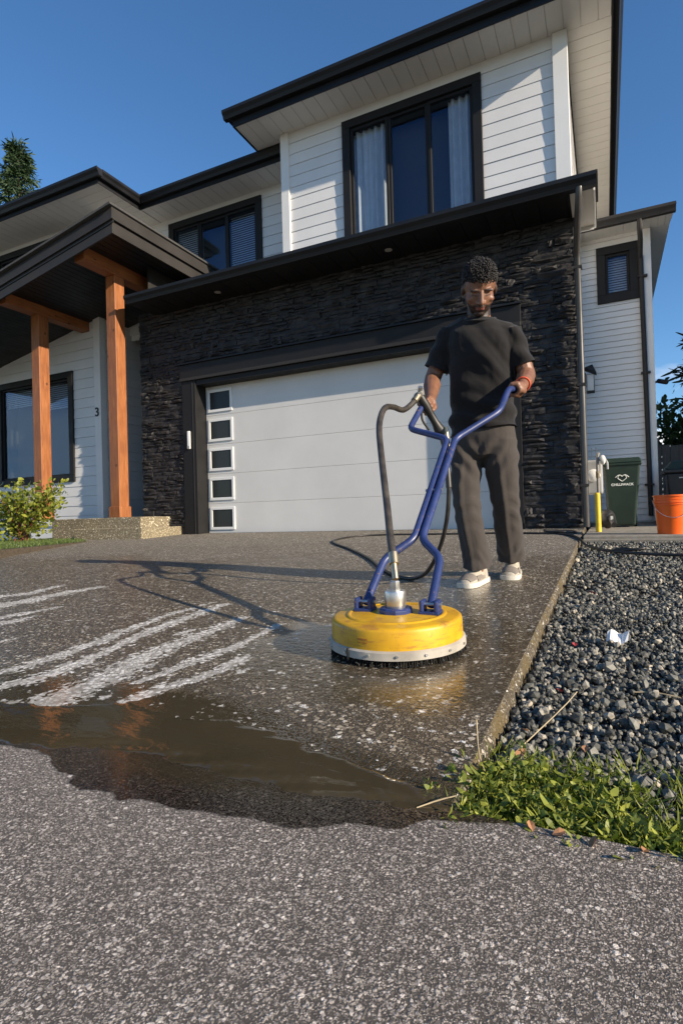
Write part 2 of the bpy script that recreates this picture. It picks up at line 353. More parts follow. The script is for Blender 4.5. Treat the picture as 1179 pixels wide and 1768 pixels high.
c = t.mix(t.mr(n, 0.45, 0.75, 0, 0.35), c, (0.20, 0.20, 0.185)); t.p(Base_Color=c, Roughness=0.62); t.bump(n, 0.3, 0.004)
def leafy(name, a, b, rough=0.5, trans=0.25):
    t = NT(name); f = t.attr('tone'); c = t.ramp(f, [(0, a), (1, b)])
    t.p(Base_Color=c, Roughness=rough, Specular_IOR_Level=0.35)
    tr = t.n('BsdfTranslucent', None, Color=t.mix(1.0, c, (1.0, 1.2, 0.5), 'MULTIPLY')); mx = t.n('MixShader'); mx.inputs[0].default_value = trans
    t.set(mx.inputs[1], t.b.outputs[0]); t.set(mx.inputs[2], tr.outputs[0]); t.set(t.out.inputs[0], mx.outputs[0])
leafy('weed_leaf', (0.05, 0.085, 0.013), (0.33, 0.35, 0.06)); leafy('shrub_leaf', (0.07, 0.11, 0.018), (0.33, 0.34, 0.05), 0.45, 0.35)
leafy('grass_blade', (0.05, 0.085, 0.02), (0.13, 0.17, 0.045)); leafy('needle', (0.018, 0.04, 0.016), (0.05, 0.085, 0.035), 0.6, 0.1)
leafy('bush_leaf', (0.03, 0.06, 0.018), (0.10, 0.13, 0.035), 0.5, 0.2); leafy('flower', (0.6, 0.58, 0.5), (0.8, 0.76, 0.7))
simple('bark', (0.07, 0.05, 0.035), 0.9, 0.3, 8, 0.6, 20); simple('red_stem', (0.22, 0.07, 0.04), 0.6); simple('dry_stem', (0.42, 0.33, 0.20), 0.8, 0.2, 20)
simple('dry_leaf', (0.35, 0.17, 0.08), 0.8, 0.3, 30); simple('red_leaf', (0.42, 0.05, 0.05), 0.6, 0.3, 30); simple('paper', (0.72, 0.71, 0.69), 0.8, 0.08, 30, 0.3, 25)
# machine
t = NT('blue_paint'); v = t.geo(); n = t.noise(v, 9, 5, 0.65); n2 = t.noise(v, 60, 4, 0.6)
c = t.mix(t.mr(n2, 0.60, 0.70, 0, 0.75), t.ramp(n, [(0.3, (0.019, 0.032, 0.105)), (0.7, (0.028, 0.046, 0.155))]), (0.16, 0.10, 0.08)); t.p(Base_Color=c, Roughness=t.mr(n, 0.2, 0.8, 0.28, 0.5)); t.bump(n2, 0.08, 0.003)
t = NT('yellow_plastic'); v = t.geo(); n = t.noise(v, 7, 6, 0.65); n2 = t.noise(v, 55, 4, 0.6); n3 = t.noise(t.geo((1, 1, 6)), 13, 4, 0.7)
c = t.ramp(n, [(0.25, (0.44, 0.22, 0.012)), (0.6, (0.64, 0.36, 0.010)), (0.8, (0.70, 0.42, 0.016))])
c = t.mix(t.mr(n3, 0.50, 0.72, 0, 0.75), c, (0.30, 0.13, 0.03)); sp_ = t.noise(t.geo((1, 1, 0.5)), 21, 6, 0.75); c = t.mix(t.mr(sp_, 0.58, 0.68, 0, 0.55), c, (0.16, 0.085, 0.03)); c = t.mix(t.mr(n2, 0.66, 0.78, 0, 0.6), c, (0.12, 0.06, 0.02))
t.p(Base_Color=c, Roughness=t.mr(n, 0.2, 0.8, 0.32, 0.5)); t.bump(n2, 0.06, 0.003)
t = NT('spray_water'); t.p(Base_Color=(0.85, 0.84, 0.80), Roughness=0.1, Transmission_Weight=0.9, IOR=1.33)
simple('decal_red', (0.42, 0.16, 0.02), 0.6, 0.3, 60)
simple('grey_rubber', (0.36, 0.33, 0.28), 0.55, 0.25, 16, 0.1, 50); simple('bristle', (0.010, 0.009, 0.008), 0.8, spec=0.2)
simple('hose_black', (0.022, 0.02, 0.018), 0.42, 0.5, 25, 0.15, 60); simple('whip_hose', (0.045, 0.038, 0.03), 0.38, 0.6, 22, 0.15, 60)
simple('brass', (0.40, 0.34, 0.24), 0.42, 0.2, 20, metal=1.0); simple('steel', (0.58, 0.56, 0.52), 0.34, 0.2, 30, 0.05, 60, metal=0.9)
simple('gun_black', (0.02, 0.019, 0.018), 0.45, 0.3, 20)
# person
t = NT('skin'); v = t.geo(); n = t.noise(v, 18, 5); t.p(Base_Color=t.ramp(n, [(0.3, (0.17, 0.075, 0.042)), (0.7, (0.25, 0.12, 0.07))]), Roughness=0.5, Subsurface_Weight=0.08, Subsurface_Radius=(0.01, 0.004, 0.002)); t.bump(t.noise(v, 220, 3), 0.12, 0.002)
simple('hair_black', (0.010, 0.008, 0.007), 0.6, 0.3, 40, 0.6, 260); simple('lip', (0.22, 0.085, 0.065), 0.5)
def cloth(name, col, sc):
    t = NT(name); v = t.geo(); n = t.noise(v, 5, 3); wv = t.noise(v, 700, 2); f = t.noise(t.geo((1, 1, 0.55)), 9, 3, 0.5, 0.8)
    t.p(Base_Color=t.ramp(n, [(0.3, tuple(x * 0.85 for x in col)), (0.7, col)]), Roughness=0.9, Specular_IOR_Level=0.2, Sheen_Weight=0.15)
    b = t.n('Bump', None, Height=f, Strength=0.35, Distance=sc); b2 = t.n('Bump', None, Height=wv, Strength=0.2, Distance=0.001, Normal=b.outputs[0]); t.set(t.b.inputs['Normal'], b2.outputs[0])
cloth('shirt_black', (0.013, 0.0118, 0.0118), 0.02); cloth('pants_grey', (0.054, 0.046, 0.041), 0.02)
simple('shoe_white', (0.58, 0.54, 0.46), 0.7, 0.15, 25, 0.2, 80); simple('shoe_upper', (0.36, 0.325, 0.27), 0.8, 0.2, 30, 0.3, 120); simple('shoe_grey', (0.19, 0.165, 0.14), 0.8, 0.2, 25, 0.3, 120); simple('lace', (0.70, 0.66, 0.60), 0.8)
simple('bracelet_red', (0.60, 0.08, 0.03), 0.7)
simple('bin_green', (0.008, 0.021, 0.012), 0.45, 0.15, 5, 0.1, 60); simple('bin_black', (0.018, 0.018, 0.019), 0.45, 0.2, 5); simple('bucket_orange', (0.80, 0.115, 0.006), 0.35, 0.06, 5)
simple('print_white', (0.62, 0.64, 0.60), 0.6); simple('meter_grey', (0.30, 0.30, 0.29), 0.5); simple('yellow_paint', (0.72, 0.48, 0.03), 0.5, 0.15, 20)
simple('pipe_dull', (0.20, 0.19, 0.17), 0.5, 0.2, 20); simple('number_black', (0.01, 0.01, 0.01), 0.5)
simple('lens_white', (0.75, 0.73, 0.68), 0.4)

# ================================================================== THE SETTING
# ground sheet to the horizon
MB().add([(-1500, -1500, -0.62), (1500, -1500, -0.62), (1500, 1500, -0.62), (-1500, 1500, -0.62)], [(0, 1, 2, 3)]).build('ground', 'ground_earth', kind='structure')
def smoothstep(x, a, b):
    q = np.clip((x - a) / (b - a), 0, 1); return q * q * (3 - 2 * q)
def poly_sd(P, X, Y):
    """signed distance to polygon, positive inside"""
    P = np.asarray(P, float); d = np.full(X.shape, 1e9); ins = np.zeros(X.shape, bool)
    for i in range(len(P)):
        a = P[i]; b = P[(i + 1) % len(P)]; e = b - a; L = e @ e
        u = np.clip(((X - a[0]) * e[0] + (Y - a[1]) * e[1]) / L, 0, 1)
        d = np.minimum(d, np.hypot(X - a[0] - u * e[0], Y - a[1] - u * e[1]))
        c = ((a[1] > Y) != (b[1] > Y)); 
        with np.errstate(divide='ignore', invalid='ignore'):
            xi = a[0] + (Y - a[1]) * e[0] / (e[1] if abs(e[1]) > 1e-9 else 1e-9)
        ins ^= c & (X < xi)
    return np.where(ins, d, -d)
def seg_dist(P, X, Y):
    d = np.full(X.shape, 1e9); 
    for a, b in zip(P[:-1], P[1:]):
        e = (b[0] - a[0], b[1] - a[1]); L = e[0] ** 2 + e[1] ** 2
        u = np.clip(((X - a[0]) * e[0] + (Y - a[1]) * e[1]) / L, 0, 1)
        wd = a[2] + (b[2] - a[2]) * u
        d = np.minimum(d, np.hypot(X - a[0] - u * e[0], Y - a[1] - u * e[1]) / np.maximum(wd, 1e-4))
    return d
ROADY = 0.88
def road_z(Y): return -0.2632 + np.clip(ROADY - Y, 0, 0.16) * 0.030 + np.maximum(0, 0.72 - Y) * 0.010
wetpoly = [(-0.12, 0.93), (-0.14, 0.868), (-0.17, 0.863), (-0.262, 0.834), (-0.30, 0.784), (-0.374, 0.778), (-0.41, 0.742), (-0.445, 0.723), (-0.521, 0.727), (-0.56, 0.712), (-0.603, 0.715), (-0.647, 0.697), (-0.69, 0.708), (-0.729, 0.703), (-0.763, 0.685), (-0.79, 0.702), (-0.816, 0.701), (-0.859, 0.683), (-0.90, 0.70), (-0.911, 0.725), (-0.95, 0.722), (-0.986, 0.734), (-1.04, 0.765), (-1.096, 0.776), (-1.15, 0.768), (-1.197, 0.768), (-1.30, 0.75), (-1.45, 0.76), (-1.6, 0.74), (-1.9, 0.77), (-2.3, 0.80), (-2.5, 0.95)]
def gridmesh(name, xs, ys, zf):
    X, Y = np.meshgrid(xs, ys); Z = zf(X, Y); V = np.stack([X, Y, Z], -1).reshape(-1, 3); nx = len(xs); ny = len(ys)
    i = (np.arange(ny - 1)[:, None] * nx + np.arange(nx - 1)[None, :]).ravel()
    return npmesh(name, V, np.stack([i, i + 1, i + 1 + nx, i + nx], -1)), X, Y
xs = np.concatenate([[-60, -30, -15, -8, -5, -3.5], np.arange(-2.6, 0.5, 0.008), np.linspace(0.5, 3, 20), [5, 9, 20, 60]])
ys = np.concatenate([[-9, -6, -3, -1, 0.0], np.arange(0.2, ROADY, 0.008), [ROADY]])
me, X, Y = gridmesh('road', xs, ys, lambda X, Y: road_z(Y))
wsd = poly_sd(wetpoly, X, Y); fattr(me, 'wet', np.clip(wsd, -0.5, 0.5).ravel())
mobj('road', me, 'asphalt', kind='structure')

# driveway slab
DXR, DXL = -0.24, -9.2
xs = np.concatenate([np.arange(DXL, -5, 0.06), np.arange(-5, -2.4, 0.025), np.arange(-2.4, DXR, 0.014), [DXR]])
ys = np.concatenate([[ROADY + 0.001], ROADY + np.cumsum(0.0075 * np.exp(np.arange(0, 330) * 0.0075))]); ys = np.append(ys[ys < 7.42], 7.44)
me, X, Y = gridmesh('driveway', xs, ys, lambda X, Y: gz(Y) + 0.0 * X)
stripes = [  # streak points traced from image pixels, cast onto the driveway plane and baked
  [(-3.331, 2.156, 0.050), (-3.232, 2.274, 0.040), (-3.317, 2.541, 0.030)],
  [(-3.002, 1.942, 0.070), (-2.962, 2.118, 0.060), (-3.000, 2.377, 0.050), (-2.956, 2.556, 0.030)],
  [(-2.672, 1.728, 0.030), (-2.627, 1.846, 0.030), (-2.609, 1.996, 0.020)],
  [(-2.533, 1.637, 0.040), (-2.495, 1.695, 0.030), (-2.509, 1.792, 0.020)],
  [(-2.172, 1.402, 0.015), (-2.161, 1.442, 0.010)],
  [(-1.757, 1.025, 0.020), (-1.752, 1.129, 0.026), (-1.735, 1.235, 0.030), (-1.738, 1.376, 0.030), (-1.760, 1.516, 0.030), (-1.795, 1.673, 0.026), (-1.816, 1.849, 0.020)],
  [(-1.840, 1.902, 0.020), (-1.840, 2.014, 0.022), (-1.830, 2.124, 0.015)],
  [(-1.836, 2.194, 0.012), (-1.820, 2.288, 0.010)],
  [(-1.619, 0.944, 0.030), (-1.609, 1.036, 0.035), (-1.588, 1.111, 0.035), (-1.571, 1.197, 0.035), (-1.585, 1.300, 0.032), (-1.617, 1.442, 0.020), (-1.669, 1.630, 0.030), (-1.696, 1.802, 0.030), (-1.716, 2.030, 0.032), (-1.733, 2.246, 0.022)],
  [(-1.575, 0.918, 0.020), (-1.478, 0.951, 0.018), (-1.378, 0.962, 0.045), (-1.352, 1.028, 0.055), (-1.354, 1.122, 0.055), (-1.370, 1.241, 0.055), (-1.409, 1.400, 0.050), (-1.433, 1.565, 0.046), (-1.429, 1.703, 0.040), (-1.429, 1.848, 0.036), (-1.450, 2.019, 0.018)],
  [(-1.234, 1.201, 0.012), (-1.220, 1.305, 0.018), (-1.215, 1.404, 0.026), (-1.201, 1.502, 0.026), (-1.189, 1.617, 0.026), (-1.198, 1.738, 0.018), (-1.214, 1.944, 0.020)],
  [(-1.528, 1.686, 0.012), (-1.523, 1.764, 0.012)],
  [(-1.152, 1.042, 0.012), (-1.142, 1.110, 0.022), (-1.123, 1.176, 0.024), (-1.106, 1.263, 0.016)],
  [(-1.083, 1.249, 0.010), (-1.080, 1.336, 0.026), (-1.078, 1.432, 0.028), (-1.076, 1.525, 0.012)],
  [(-1.007, 1.337, 0.008), (-0.995, 1.409, 0.008)],
  [(-1.231, 1.063, 0.008), (-1.224, 1.088, 0.008)]]
cl = np.zeros(X.shape)
wob = 0.5 * np.sin(X * 23 + Y * 7) * np.sin(X * 11 - Y * 17)
for s_ in stripes:
    d = seg_dist([(q[0], q[1], q[2] * 1.3) for q in s_], X, Y); cl = np.maximum(cl, 1.05 - 1.05 * smoothstep(d + 0.25 * wob, -0.2, 1.75))
fattr(me, 'clean', cl.ravel())
DCX, DCY = -0.625, 1.735
dd = np.hypot(X - DCX, Y - DCY) + 0.05 * np.sin(X * 19 + 2 * np.sin(Y * 13)) + 0.04 * np.sin(Y * 27 + X * 9)
filmv = np.maximum(1.0 - smoothstep(dd, 0.35, 0.80), (1 - smoothstep(Y, 1.05, 1.35)) * smoothstep(-X, 0.35, 0.75) * 0.95)
lane = np.exp(-((X + 0.72 + 0.12 * (Y - 3)) / 0.42) ** 2) * smoothstep(Y, 1.7, 2.1) * (1 - smoothstep(Y, 3.1, 3.7)); filmv = np.maximum(filmv, lane * 0.7)
near = (1 - smoothstep(dd, 0.45, 1.0)) * 0.5; filmv = np.maximum(filmv, near)
agg = np.exp(-((X + 0.47) / 0.30) ** 2 - ((Y - 1.10) / 0.13) ** 2); filmv = filmv * (1 - 0.75 * agg)
fattr(me, 'film', filmv.ravel())
pu = np.array([(-0.25, 0.92), (-0.337, 0.938), (-0.521, 0.98), (-0.64, 1.02), (-0.774, 1.06), (-0.945, 1.045), (-1.162, 1.06), (-1.278, 1.0), (-1.431, 0.97), (-2.4, 0.92), (-9.2, 0.9)])[::-1]
edgeY = np.interp(X, pu[:, 0], pu[:, 1]); fattr(me, 'silt', (1.15 - smoothstep(Y - edgeY, -0.02, 0.12 + 0.16 * smoothstep(-X, 0.5, 1.0))).ravel())
wetv = np.maximum(np.maximum(filmv, 1 - smoothstep(Y + 0.25 * np.sin(X * 3.1), 3.0, 5.2)), 0.35 - 0.35 * smoothstep(Y, 5, 6.4))
fattr(me, 'wet', wetv.ravel())
drv = mobj('driveway', me, 'driveway_aggregate', kind='structure')
e = MB(); n = 90; es = [ROADY + (7.44 - ROADY) * (i / n) ** 1.6 for i in range(n + 1)]
vs = []
for q, yy in enumerate(es):
    j = random.uniform(-0.004, 0.004)
    vs += [(DXR, yy, gz(yy)), (DXR + 0.010 + j, yy, gz(yy) - 0.010), (DXR + 0.016 + j, yy, gz(yy) - 0.05), (DXR + 0.02 + j, yy, gz(yy) - 0.16)]
e.add(vs, [(4 * i + k, 4 * i + k + 1, 4 * i + k + 5, 4 * i + k + 4) for i in range(n) for k in range(3)]); e.build('slab_edge', 'slab_side', drv, smooth=60)

# puddle lying in the gutter line between slab and asphalt
pp = [(-2.4, 0.80), (-2.0, 0.79), (-1.6, 0.775), (-1.204, 0.785), (-1.08, 0.80), (-0.955, 0.852), (-0.87, 0.862), (-0.797, 0.856), (-0.70, 0.845), (-0.605, 0.842), (-0.52, 0.838), (-0.448, 0.842), (-0.35, 0.858), (-0.273, 0.868), (-0.25, 0.885), (-0.281, 0.91), (-0.337, 0.938), (-0.42, 0.955), (-0.521, 0.975), (-0.64, 1.02), (-0.774, 1.055), (-0.86, 1.045), (-0.945, 1.03), (-1.05, 1.05), (-1.162, 1.055), (-1.278, 0.99), (-1.431, 0.96), (-1.7, 0.95), (-2.0, 0.93), (-2.4, 0.90)]
xs = np.arange(-2.4, -0.235, 0.006); ys = np.arange(0.745, 1.09, 0.005); X, Y = np.meshgrid(xs, ys)
sd_ = poly_sd(pp, X, Y) + 0.007 * np.sin(X * 41 + 3 * np.sin(Y * 40)) + 0.003 * np.sin(X * 117 + Y * 90) + 0.001 * np.sin(X * 263)
G = np.where(Y > ROADY, gz(Y), road_z(Y)); Z = np.where(sd_ > 0, G + 0.0006 + np.clip(-0.2597 - G, 0, 1) * smoothstep(sd_, 0.0, 0.07) + np.clip(sd_, 0, 0.02) * 0.06, G + 0.0006 + sd_ * 0.2); nx = len(xs)
V = np.stack([X, Y, Z], -1).reshape(-1, 3); ok = sd_ > -0.02
q = ok[:-1, :-1] & ok[1:, :-1] & ok[:-1, 1:] & ok[1:, 1:]; ii, jj = np.nonzero(q); i = ii * nx + jj
F = np.stack([i, i + 1, i + 1 + nx, i + nx], -1); used = np.unique(F); remap = np.full(len(V), -1); remap[used] = np.arange(len(used))
mobj('puddle', npmesh('puddle', V[used], remap[F], True), 'puddle_water', kind='structure')

# gravel bed right of the driveway, and slab path by the house
def gbz(Y): return gz(Y) - 0.068
MB().add([(DXR + 0.012, ROADY - 0.02, gbz(ROADY) - 0.01), (6, ROADY - 0.02, gbz(ROADY) - 0.01), (6, 6.05, gbz(6.05)), (DXR + 0.012, 6.05, gbz(6.05))], [(0, 1, 2, 3)]).build('gravel_bed', 'soil', kind='structure')
PY = 5.95; PZ = -0.035
MB().box(DXR + 0.03, 4.5, PY, 10.9, PZ - 0.25, PZ).build('path', 'plain_concrete', kind='structure', bevel=0.01)
MB().box(DXR + 0.03, 4.5, PY - 0.10, PY - 0.002, gbz(PY) - 0.05, PZ - 0.03).build('path_edging', 'plain_concrete', kind='structure', bevel=0.008)
ico = bmesh.new(); bmesh.ops.create_icosphere(ico, subdivisions=1, radius=1.0)
IV = np.array([v.co[:] for v in ico.verts]); IF = np.array([[v.index for v in f.verts] for f in ico.faces]); ico.free()
def rocks(n, x0, x1, y0, y1, smin, smax, zoff, pw=1.0):
    y = y0 + (y1 - y0) * rng.random(n) ** pw; x = x0 + (x1 - x0) * rng.random(n)
    s = smin + (smax - smin) * rng.random(n) ** 2
    V = np.repeat(IV[None], n, 0) * (1 + 0.38 * (rng.random((n, 12, 1)) - 0.5)) * (0.6 + 0.75 * rng.random((n, 1, 3)))
    q = rng.normal(size=(n, 4)); q /= np.linalg.norm(q, axis=1)[:, None]; a, b, c, d = q.T
    R = np.stack([1 - 2 * (c * c + d * d), 2 * (b * c - a * d), 2 * (b * d + a * c), 2 * (b * c + a * d), 1 - 2 * (b * b + d * d), 2 * (c * d - a * b), 2 * (b * d - a * c), 2 * (c * d + a * b), 1 - 2 * (b * b + c * c)], -1).reshape(n, 3, 3)
    V = np.einsum('nij,nkj->nki', R, V) * s[:, None, None]
    V += np.stack([x, y, gbz(y) + zoff * rng.random(n) + s * 0.35], -1)[:, None, :]
    F = IF[None] + (np.arange(n) * 12)[:, None, None]
    return V.reshape(-1, 3), F.reshape(-1, 3), np.repeat(rng.random(n), 12)
Vs = []; Fs = []; T = []; b = 0
for args in ((26000, DXR + .025, 0.75, 0.93, 3.0, .0045, .0108, .035, 1.35), (14000, DXR + .025, 1.5, 2.6, 5.85, .007, .015, .03), (5000, 0.8, 3.0, 0.93, 5.85, .010, .022, .03), (700, DXR + .03, 0.6, 1.0, 2.2, .010, .0155, .04)):
    V, F, tt = rocks(*args); Vs.append(V); Fs.append(F + b); T.append(tt); b += len(V)
me = npmesh('gravel', np.concatenate(Vs), np.concatenate(Fs)); fattr(me, 'tone', np.concatenate(T))
tag(mobj('gravel', me, 'gravel_rock', kind='stuff'), 'crushed blue-grey gravel filling the bed beside the driveway', 'gravel')

# lawn at the left edge
lp = [(-6.10, 3.9), (-6.45, 4.6), (-6.85, 5.4), (-7.15, 6.0), (-7.9, 6.35), (-9.0, 6.5), (-13, 6.6), (-13, 3.9)]
MB().prism([(a, b) for a, b in lp], 'z', -0.35, -0.045).build('lawn', 'soil', kind='structure')
def leaves(n, P, D, N, L, Wd, tone, curl=0.25):
    """n leaves: base P, direction D, width dir N; 3-section blade, two quads + tip"""
    D = D / np.linalg.norm(D, axis=1)[:, None]; N = N - D * np.sum(N * D, 1)[:, None]; N /= np.linalg.norm(N, axis=1)[:, None]
    Up = np.cross(N, D); L = L[:, None]; W = Wd[:, None]
    V = np.stack([P - N * W * .12, P + N * W * .12, P + D * L * .45 - N * W * .5 + Up * L * curl * .35, P + D * L * .45 + N * W * .5 + Up * L * curl * .35, P + D * L * .8 - N * W * .33 + Up * L * curl * .15, P + D * L * .8 + N * W * .33 + Up * L * curl * .15, P + D * L - Up * L * curl * .1], 1)
    F4 = np.array([[0, 1, 3, 2], [2, 3, 5, 4], [4, 5, 6, 6]]); tri = np.array([[0, 1, 3], [0, 3, 2], [2, 3, 5], [2, 5, 4], [4, 5, 6]])
    F = tri[None] + (np.arange(n) * 7)[:, None, None]
    return V.reshape(-1, 3), F.reshape(-1, 3), np.repeat(tone, 7)
def leafobj(name, parts, m, parent=None, kind=None):
    b = 0; Vs = []; Fs = []; T = []
    for V, F, t_ in parts: Vs.append(V); Fs.append(F + b); T.append(t_); b += len(V)
    V = np.concatenate(Vs)
    if parent is not None: V = V - np.array(wloc(parent))[None]
    me = npmesh(name, V, np.concatenate(Fs)); fattr(me, 'tone', np.concatenate(T)); return mobj(name, me, m, parent, kind)
n = 14000; x = rng.uniform(-9.5, -6.1, n); y = rng.uniform(3.9, 6.5, n); keep = poly_sd(lp, x, y) > 0.0; x = x[keep]; y = y[keep]; n = len(x)
D = np.stack([rng.normal(0, .45, n), rng.normal(0, .45, n), np.ones(n)], -1); N = rng.normal(size=(n, 3)); N[:, 2] *= .2
g = leafobj('grass', [leaves(n, np.stack([x, y, np.full(n, -0.047)], -1), D, N, rng.uniform(.03, .07, n), rng.uniform(.004, .008, n), rng.random(n))], 'grass_blade', kind='stuff')
tag(g, 'short green lawn grass along the left edge of the driveway', 'grass')

# porch steps
st = MB().box(-7.95, -6.45, 6.40, 9.4, -0.3, 0.145).build('porch_step', 'step_concrete', kind='structure', bevel=0.012)
MB().box(-8.79, -6.70, 6.64, 9.5, -0.3, 0.318).build('upper_tread', 'step_concrete', st, bevel=0.012)

# ================================================================== THE HOUSE
house = empty('house', (-4, 7.4, 0), 'two-storey white siding house with charcoal stone garage and cedar porch posts', 'house')
HO = wloc(house)
def hp(mb, name, m, parent=house, **k): return mb.build(name, m, parent, **k)
# --- solid cores behind the cladding
hp(MB().box(-7.22, -0.31, 7.76, 12, -0.4, 4.05), 'garage_core', 'wall_core')
hp(MB().box(-4.50, -0.34, 8.08, 15, 3.95, 6.42), 'upper_core', 'wall_core')
hp(MB().box(-8.7, -4.52, 8.90, 15, 3.6, 6.24), 'upper_left_core', 'wall_core')
hp(MB().box(-14, -8.86, 8.15, 15, -0.4, 6.24), 'left_core', 'wall_core')
hp(MB().box(-0.36, 0.74, 10.80, 16, -0.4, 4.80), 'wing_core', 'wall_core')

def boards(wall, ax, a0, a1, face, z0, z1, expo, openings=(), m='white_siding', sign=-1):
    """lapped siding boards, each its own piece. ax 'x': wall faces -Y at y=face; ax 'y': wall faces +X at x=face"""
    z = z0; r = 0; lap = 0.011 if expo > 0.12 else 0.017
    while z < z1 - 0.01:
        zt = min(z + expo, z1); spans = [(a0, a1)]
        for (o0, o1, p0, p1) in openings:
            if z >= p0 - 0.02 and zt <= p1 + 0.02:
                spans = [q for s0, s1 in spans for q in ((s0, min(s1, o0)), (max(s0, o1), s1)) if q[1] - q[0] > 0.03]
        for s0, s1 in spans:
            cuts = [s0]
            if s1 - s0 > 3.8: cuts.append(s0 + (s1 - s0) * random.uniform(0.35, 0.65))
            cuts.append(s1)
            for c0, c1 in zip(cuts[:-1], cuts[1:]):
                j = random.uniform(-0.0015, 0.0015)
                if ax == 'x': pr = [(face + 0.02, z + 0.005), (face - lap + j, z + 0.005), (face - lap + j, z + 0.009), (face - 0.004, zt), (face + 0.02, zt)]
                else: pr = [(face - 0.02, z + 0.005), (face + lap + j, z + 0.005), (face + lap + j, z + 0.009), (face + 0.004, zt), (face - 0.02, zt)]
                mb = MB().prism(pr, ax, c0 + 0.001, c1 - 0.001); mb.build('siding_board', m, wall)
        z = zt; r += 1
def wallpart(name):
    o = bpy.data.objects.new(name, None); COL.objects.link(o); o.parent = house; o.location = (0, 0, 0); o.empty_display_size = 0.1; return o
def wallsheet(name, x0, x1, y0, y1, z0, z1): return hp(MB().box(x0, x1, y0, y1, z0, z1), name, 'white_trim')

# window: trim + sash + panes + what hangs behind
def window(x0, x1, z0, z1, yf, lights, trim=0.11, hang=None, name='window', head=0.0):
    mb = MB(); yo = yf - 0.045
    mb.box(x0, x1, yo, yf + 0.06, z1 - trim - head, z1); mb.box(x0, x1, yo, yf + 0.06, z0, z0 + trim)
    mb.box(x0, x0 + trim, yo + 0.001, yf + 0.06, z0 + trim, z1 - trim - head); mb.box(x1 - trim, x1, yo + 0.001, yf + 0.06, z0 + trim, z1 - trim - head)
    wd = hp(mb, name, 'dark_frame', bevel=0.004, seg=1)
    a0, a1, b0, b1 = x0 + trim, x1 - trim, z0 + trim, z1 - trim - head
    # lining box
    mb = MB(); t_ = 0.02
    mb.box(a0 - t_, a0, yf + 0.06, yf + 0.40, b0 - t_, b1 + t_).box(a1, a1 + t_, yf + 0.06, yf + 0.40, b0 - t_, b1 + t_).box(a0, a1, yf + 0.06, yf + 0.40, b1, b1 + t_).box(a0, a1, yf + 0.06, yf + 0.40, b0 - t_, b0).box(a0 - t_, a1 + t_, yf + 0.40, yf + 0.41, b0 - t_, b1 + t_)
    mb.build('reveal', 'interior_dark', wd)
    tot = sum(l for l in lights); x = a0
    for k, l in enumerate(lights):
        c0 = x; c1 = x + (a1 - a0) * l / tot; x = c1; dy = 0.012 if k % 2 else 0.0; fr = 0.042
        mb = MB(); ys, ye = yf - 0.004 + dy, yf + 0.05
        mb.box(c0 + .001, c1 - .001, ys, ye, b0 + .001, b0 + fr).box(c0 + .001, c1 - .001, ys, ye, b1 - fr, b1 - .001).box(c0 + .001, c0 + fr, ys + .001, ye, b0 + fr, b1 - fr).box(c1 - fr, c1 - .001, ys + .001, ye, b0 + fr, b1 - fr)
        mb.build('sash', 'dark_frame', wd, bevel=0.003, seg=1)
        MB().box(c0 + fr - .004, c1 - fr + .004, yf + 0.022 + dy, yf + 0.028 + dy, b0 + fr - .004, b1 - fr + .004).build('pane', 'glass', wd)
    def curtain(c0, c1, zb, zt):
        n = 90; V = []; yy = yf + 0.105
        for k in range(n + 1):
            u = k / n; xx = c0 + (c1 - c0) * u; q = yy + 0.022 * math.sin(u * (c1 - c0) * 62) + 0.012 * math.sin(u * 23 + 1)
            V += [(xx, q, zb), (xx, q + 0.004, zt), (xx, q + 0.006, zb), (xx, q + 0.010, zt)]
        MB().add(V, [(4 * k, 4 * k + 4, 4 * k + 5, 4 * k + 1) for k in range(n)] + [(4 * k + 3, 4 * k + 7, 4 * k + 6, 4 * k + 2) for k in range(n)]).build('curtain', 'curtain', wd, smooth=80)
    def blind(c0, c1, zb, zt):
        z = zb
        while z < zt:
            MB().obox(((c0 + c1) / 2, yf + 0.13, z), c1 - c0, 0.045, 0.003, rotm(math.radians(52), 0, 0)).build('blind_slat', 'blind', wd); z += 0.042
    for h in (hang or []):
        {'c': curtain, 'b': blind}[h[0]](a0 + (a1 - a0) * h[1], a0 + (a1 - a0) * h[2], b0 + 0.02 + (b1 - b0) * (h[3] if len(h) > 3 else 0), b1 - 0.02)
    return wd

# gutter and fascia running along x (facing -Y) or along y (facing +X / -X)
GP = [(0, 0), (0.075, 0), (0.092, 0.045), (0.122, 0.085), (0.122, 0.128), (0.112, 0.128), (0.112, 0.118), (0.0, 0.118)]
def gutter_x(x0, x1, yf, zb, m='black_metal', name='gutter'): return hp(MB().prism([(yf - a, zb + b) for a, b in GP], 'x', x0, x1), name, m)
def gutter_y(y0, y1, xf, zb, s=1, m='black_metal', name='gutter'): return hp(MB().prism([(xf + s * a, zb + b) for a, b in GP], 'y', y0, y1), name, m)
def soffit_x(part, x0, x1, y0, y1, z, wd=0.2):
    """boards run in Y, laid side by side along X"""
    x = x0
    while x < x1 - 0.01:
        e = min(x + wd, x1); MB().box(x + 0.0035, e - 0.0035, y0, y1, z, z + 0.014).build('soffit_board', 'soffit_white', part); x = e
    MB().box(x0, x1, y0, y1, z + 0.0145, z + 0.02).build('soffit_backing', 'soffit_white', part)
def soffit_y(part, x0, x1, y0, y1, z, wd=0.2):
    y = y0
    while y < y1 - 0.01:
        e = min(y + wd, y1); MB().box(x0, x1, y + 0.0035, e - 0.0035, z, z + 0.014).build('soffit_board', 'soffit_white', part); y = e
    MB().box(x0, x1, y0, y1, z + 0.0145, z + 0.02).build('soffit_backing', 'soffit_white', part)
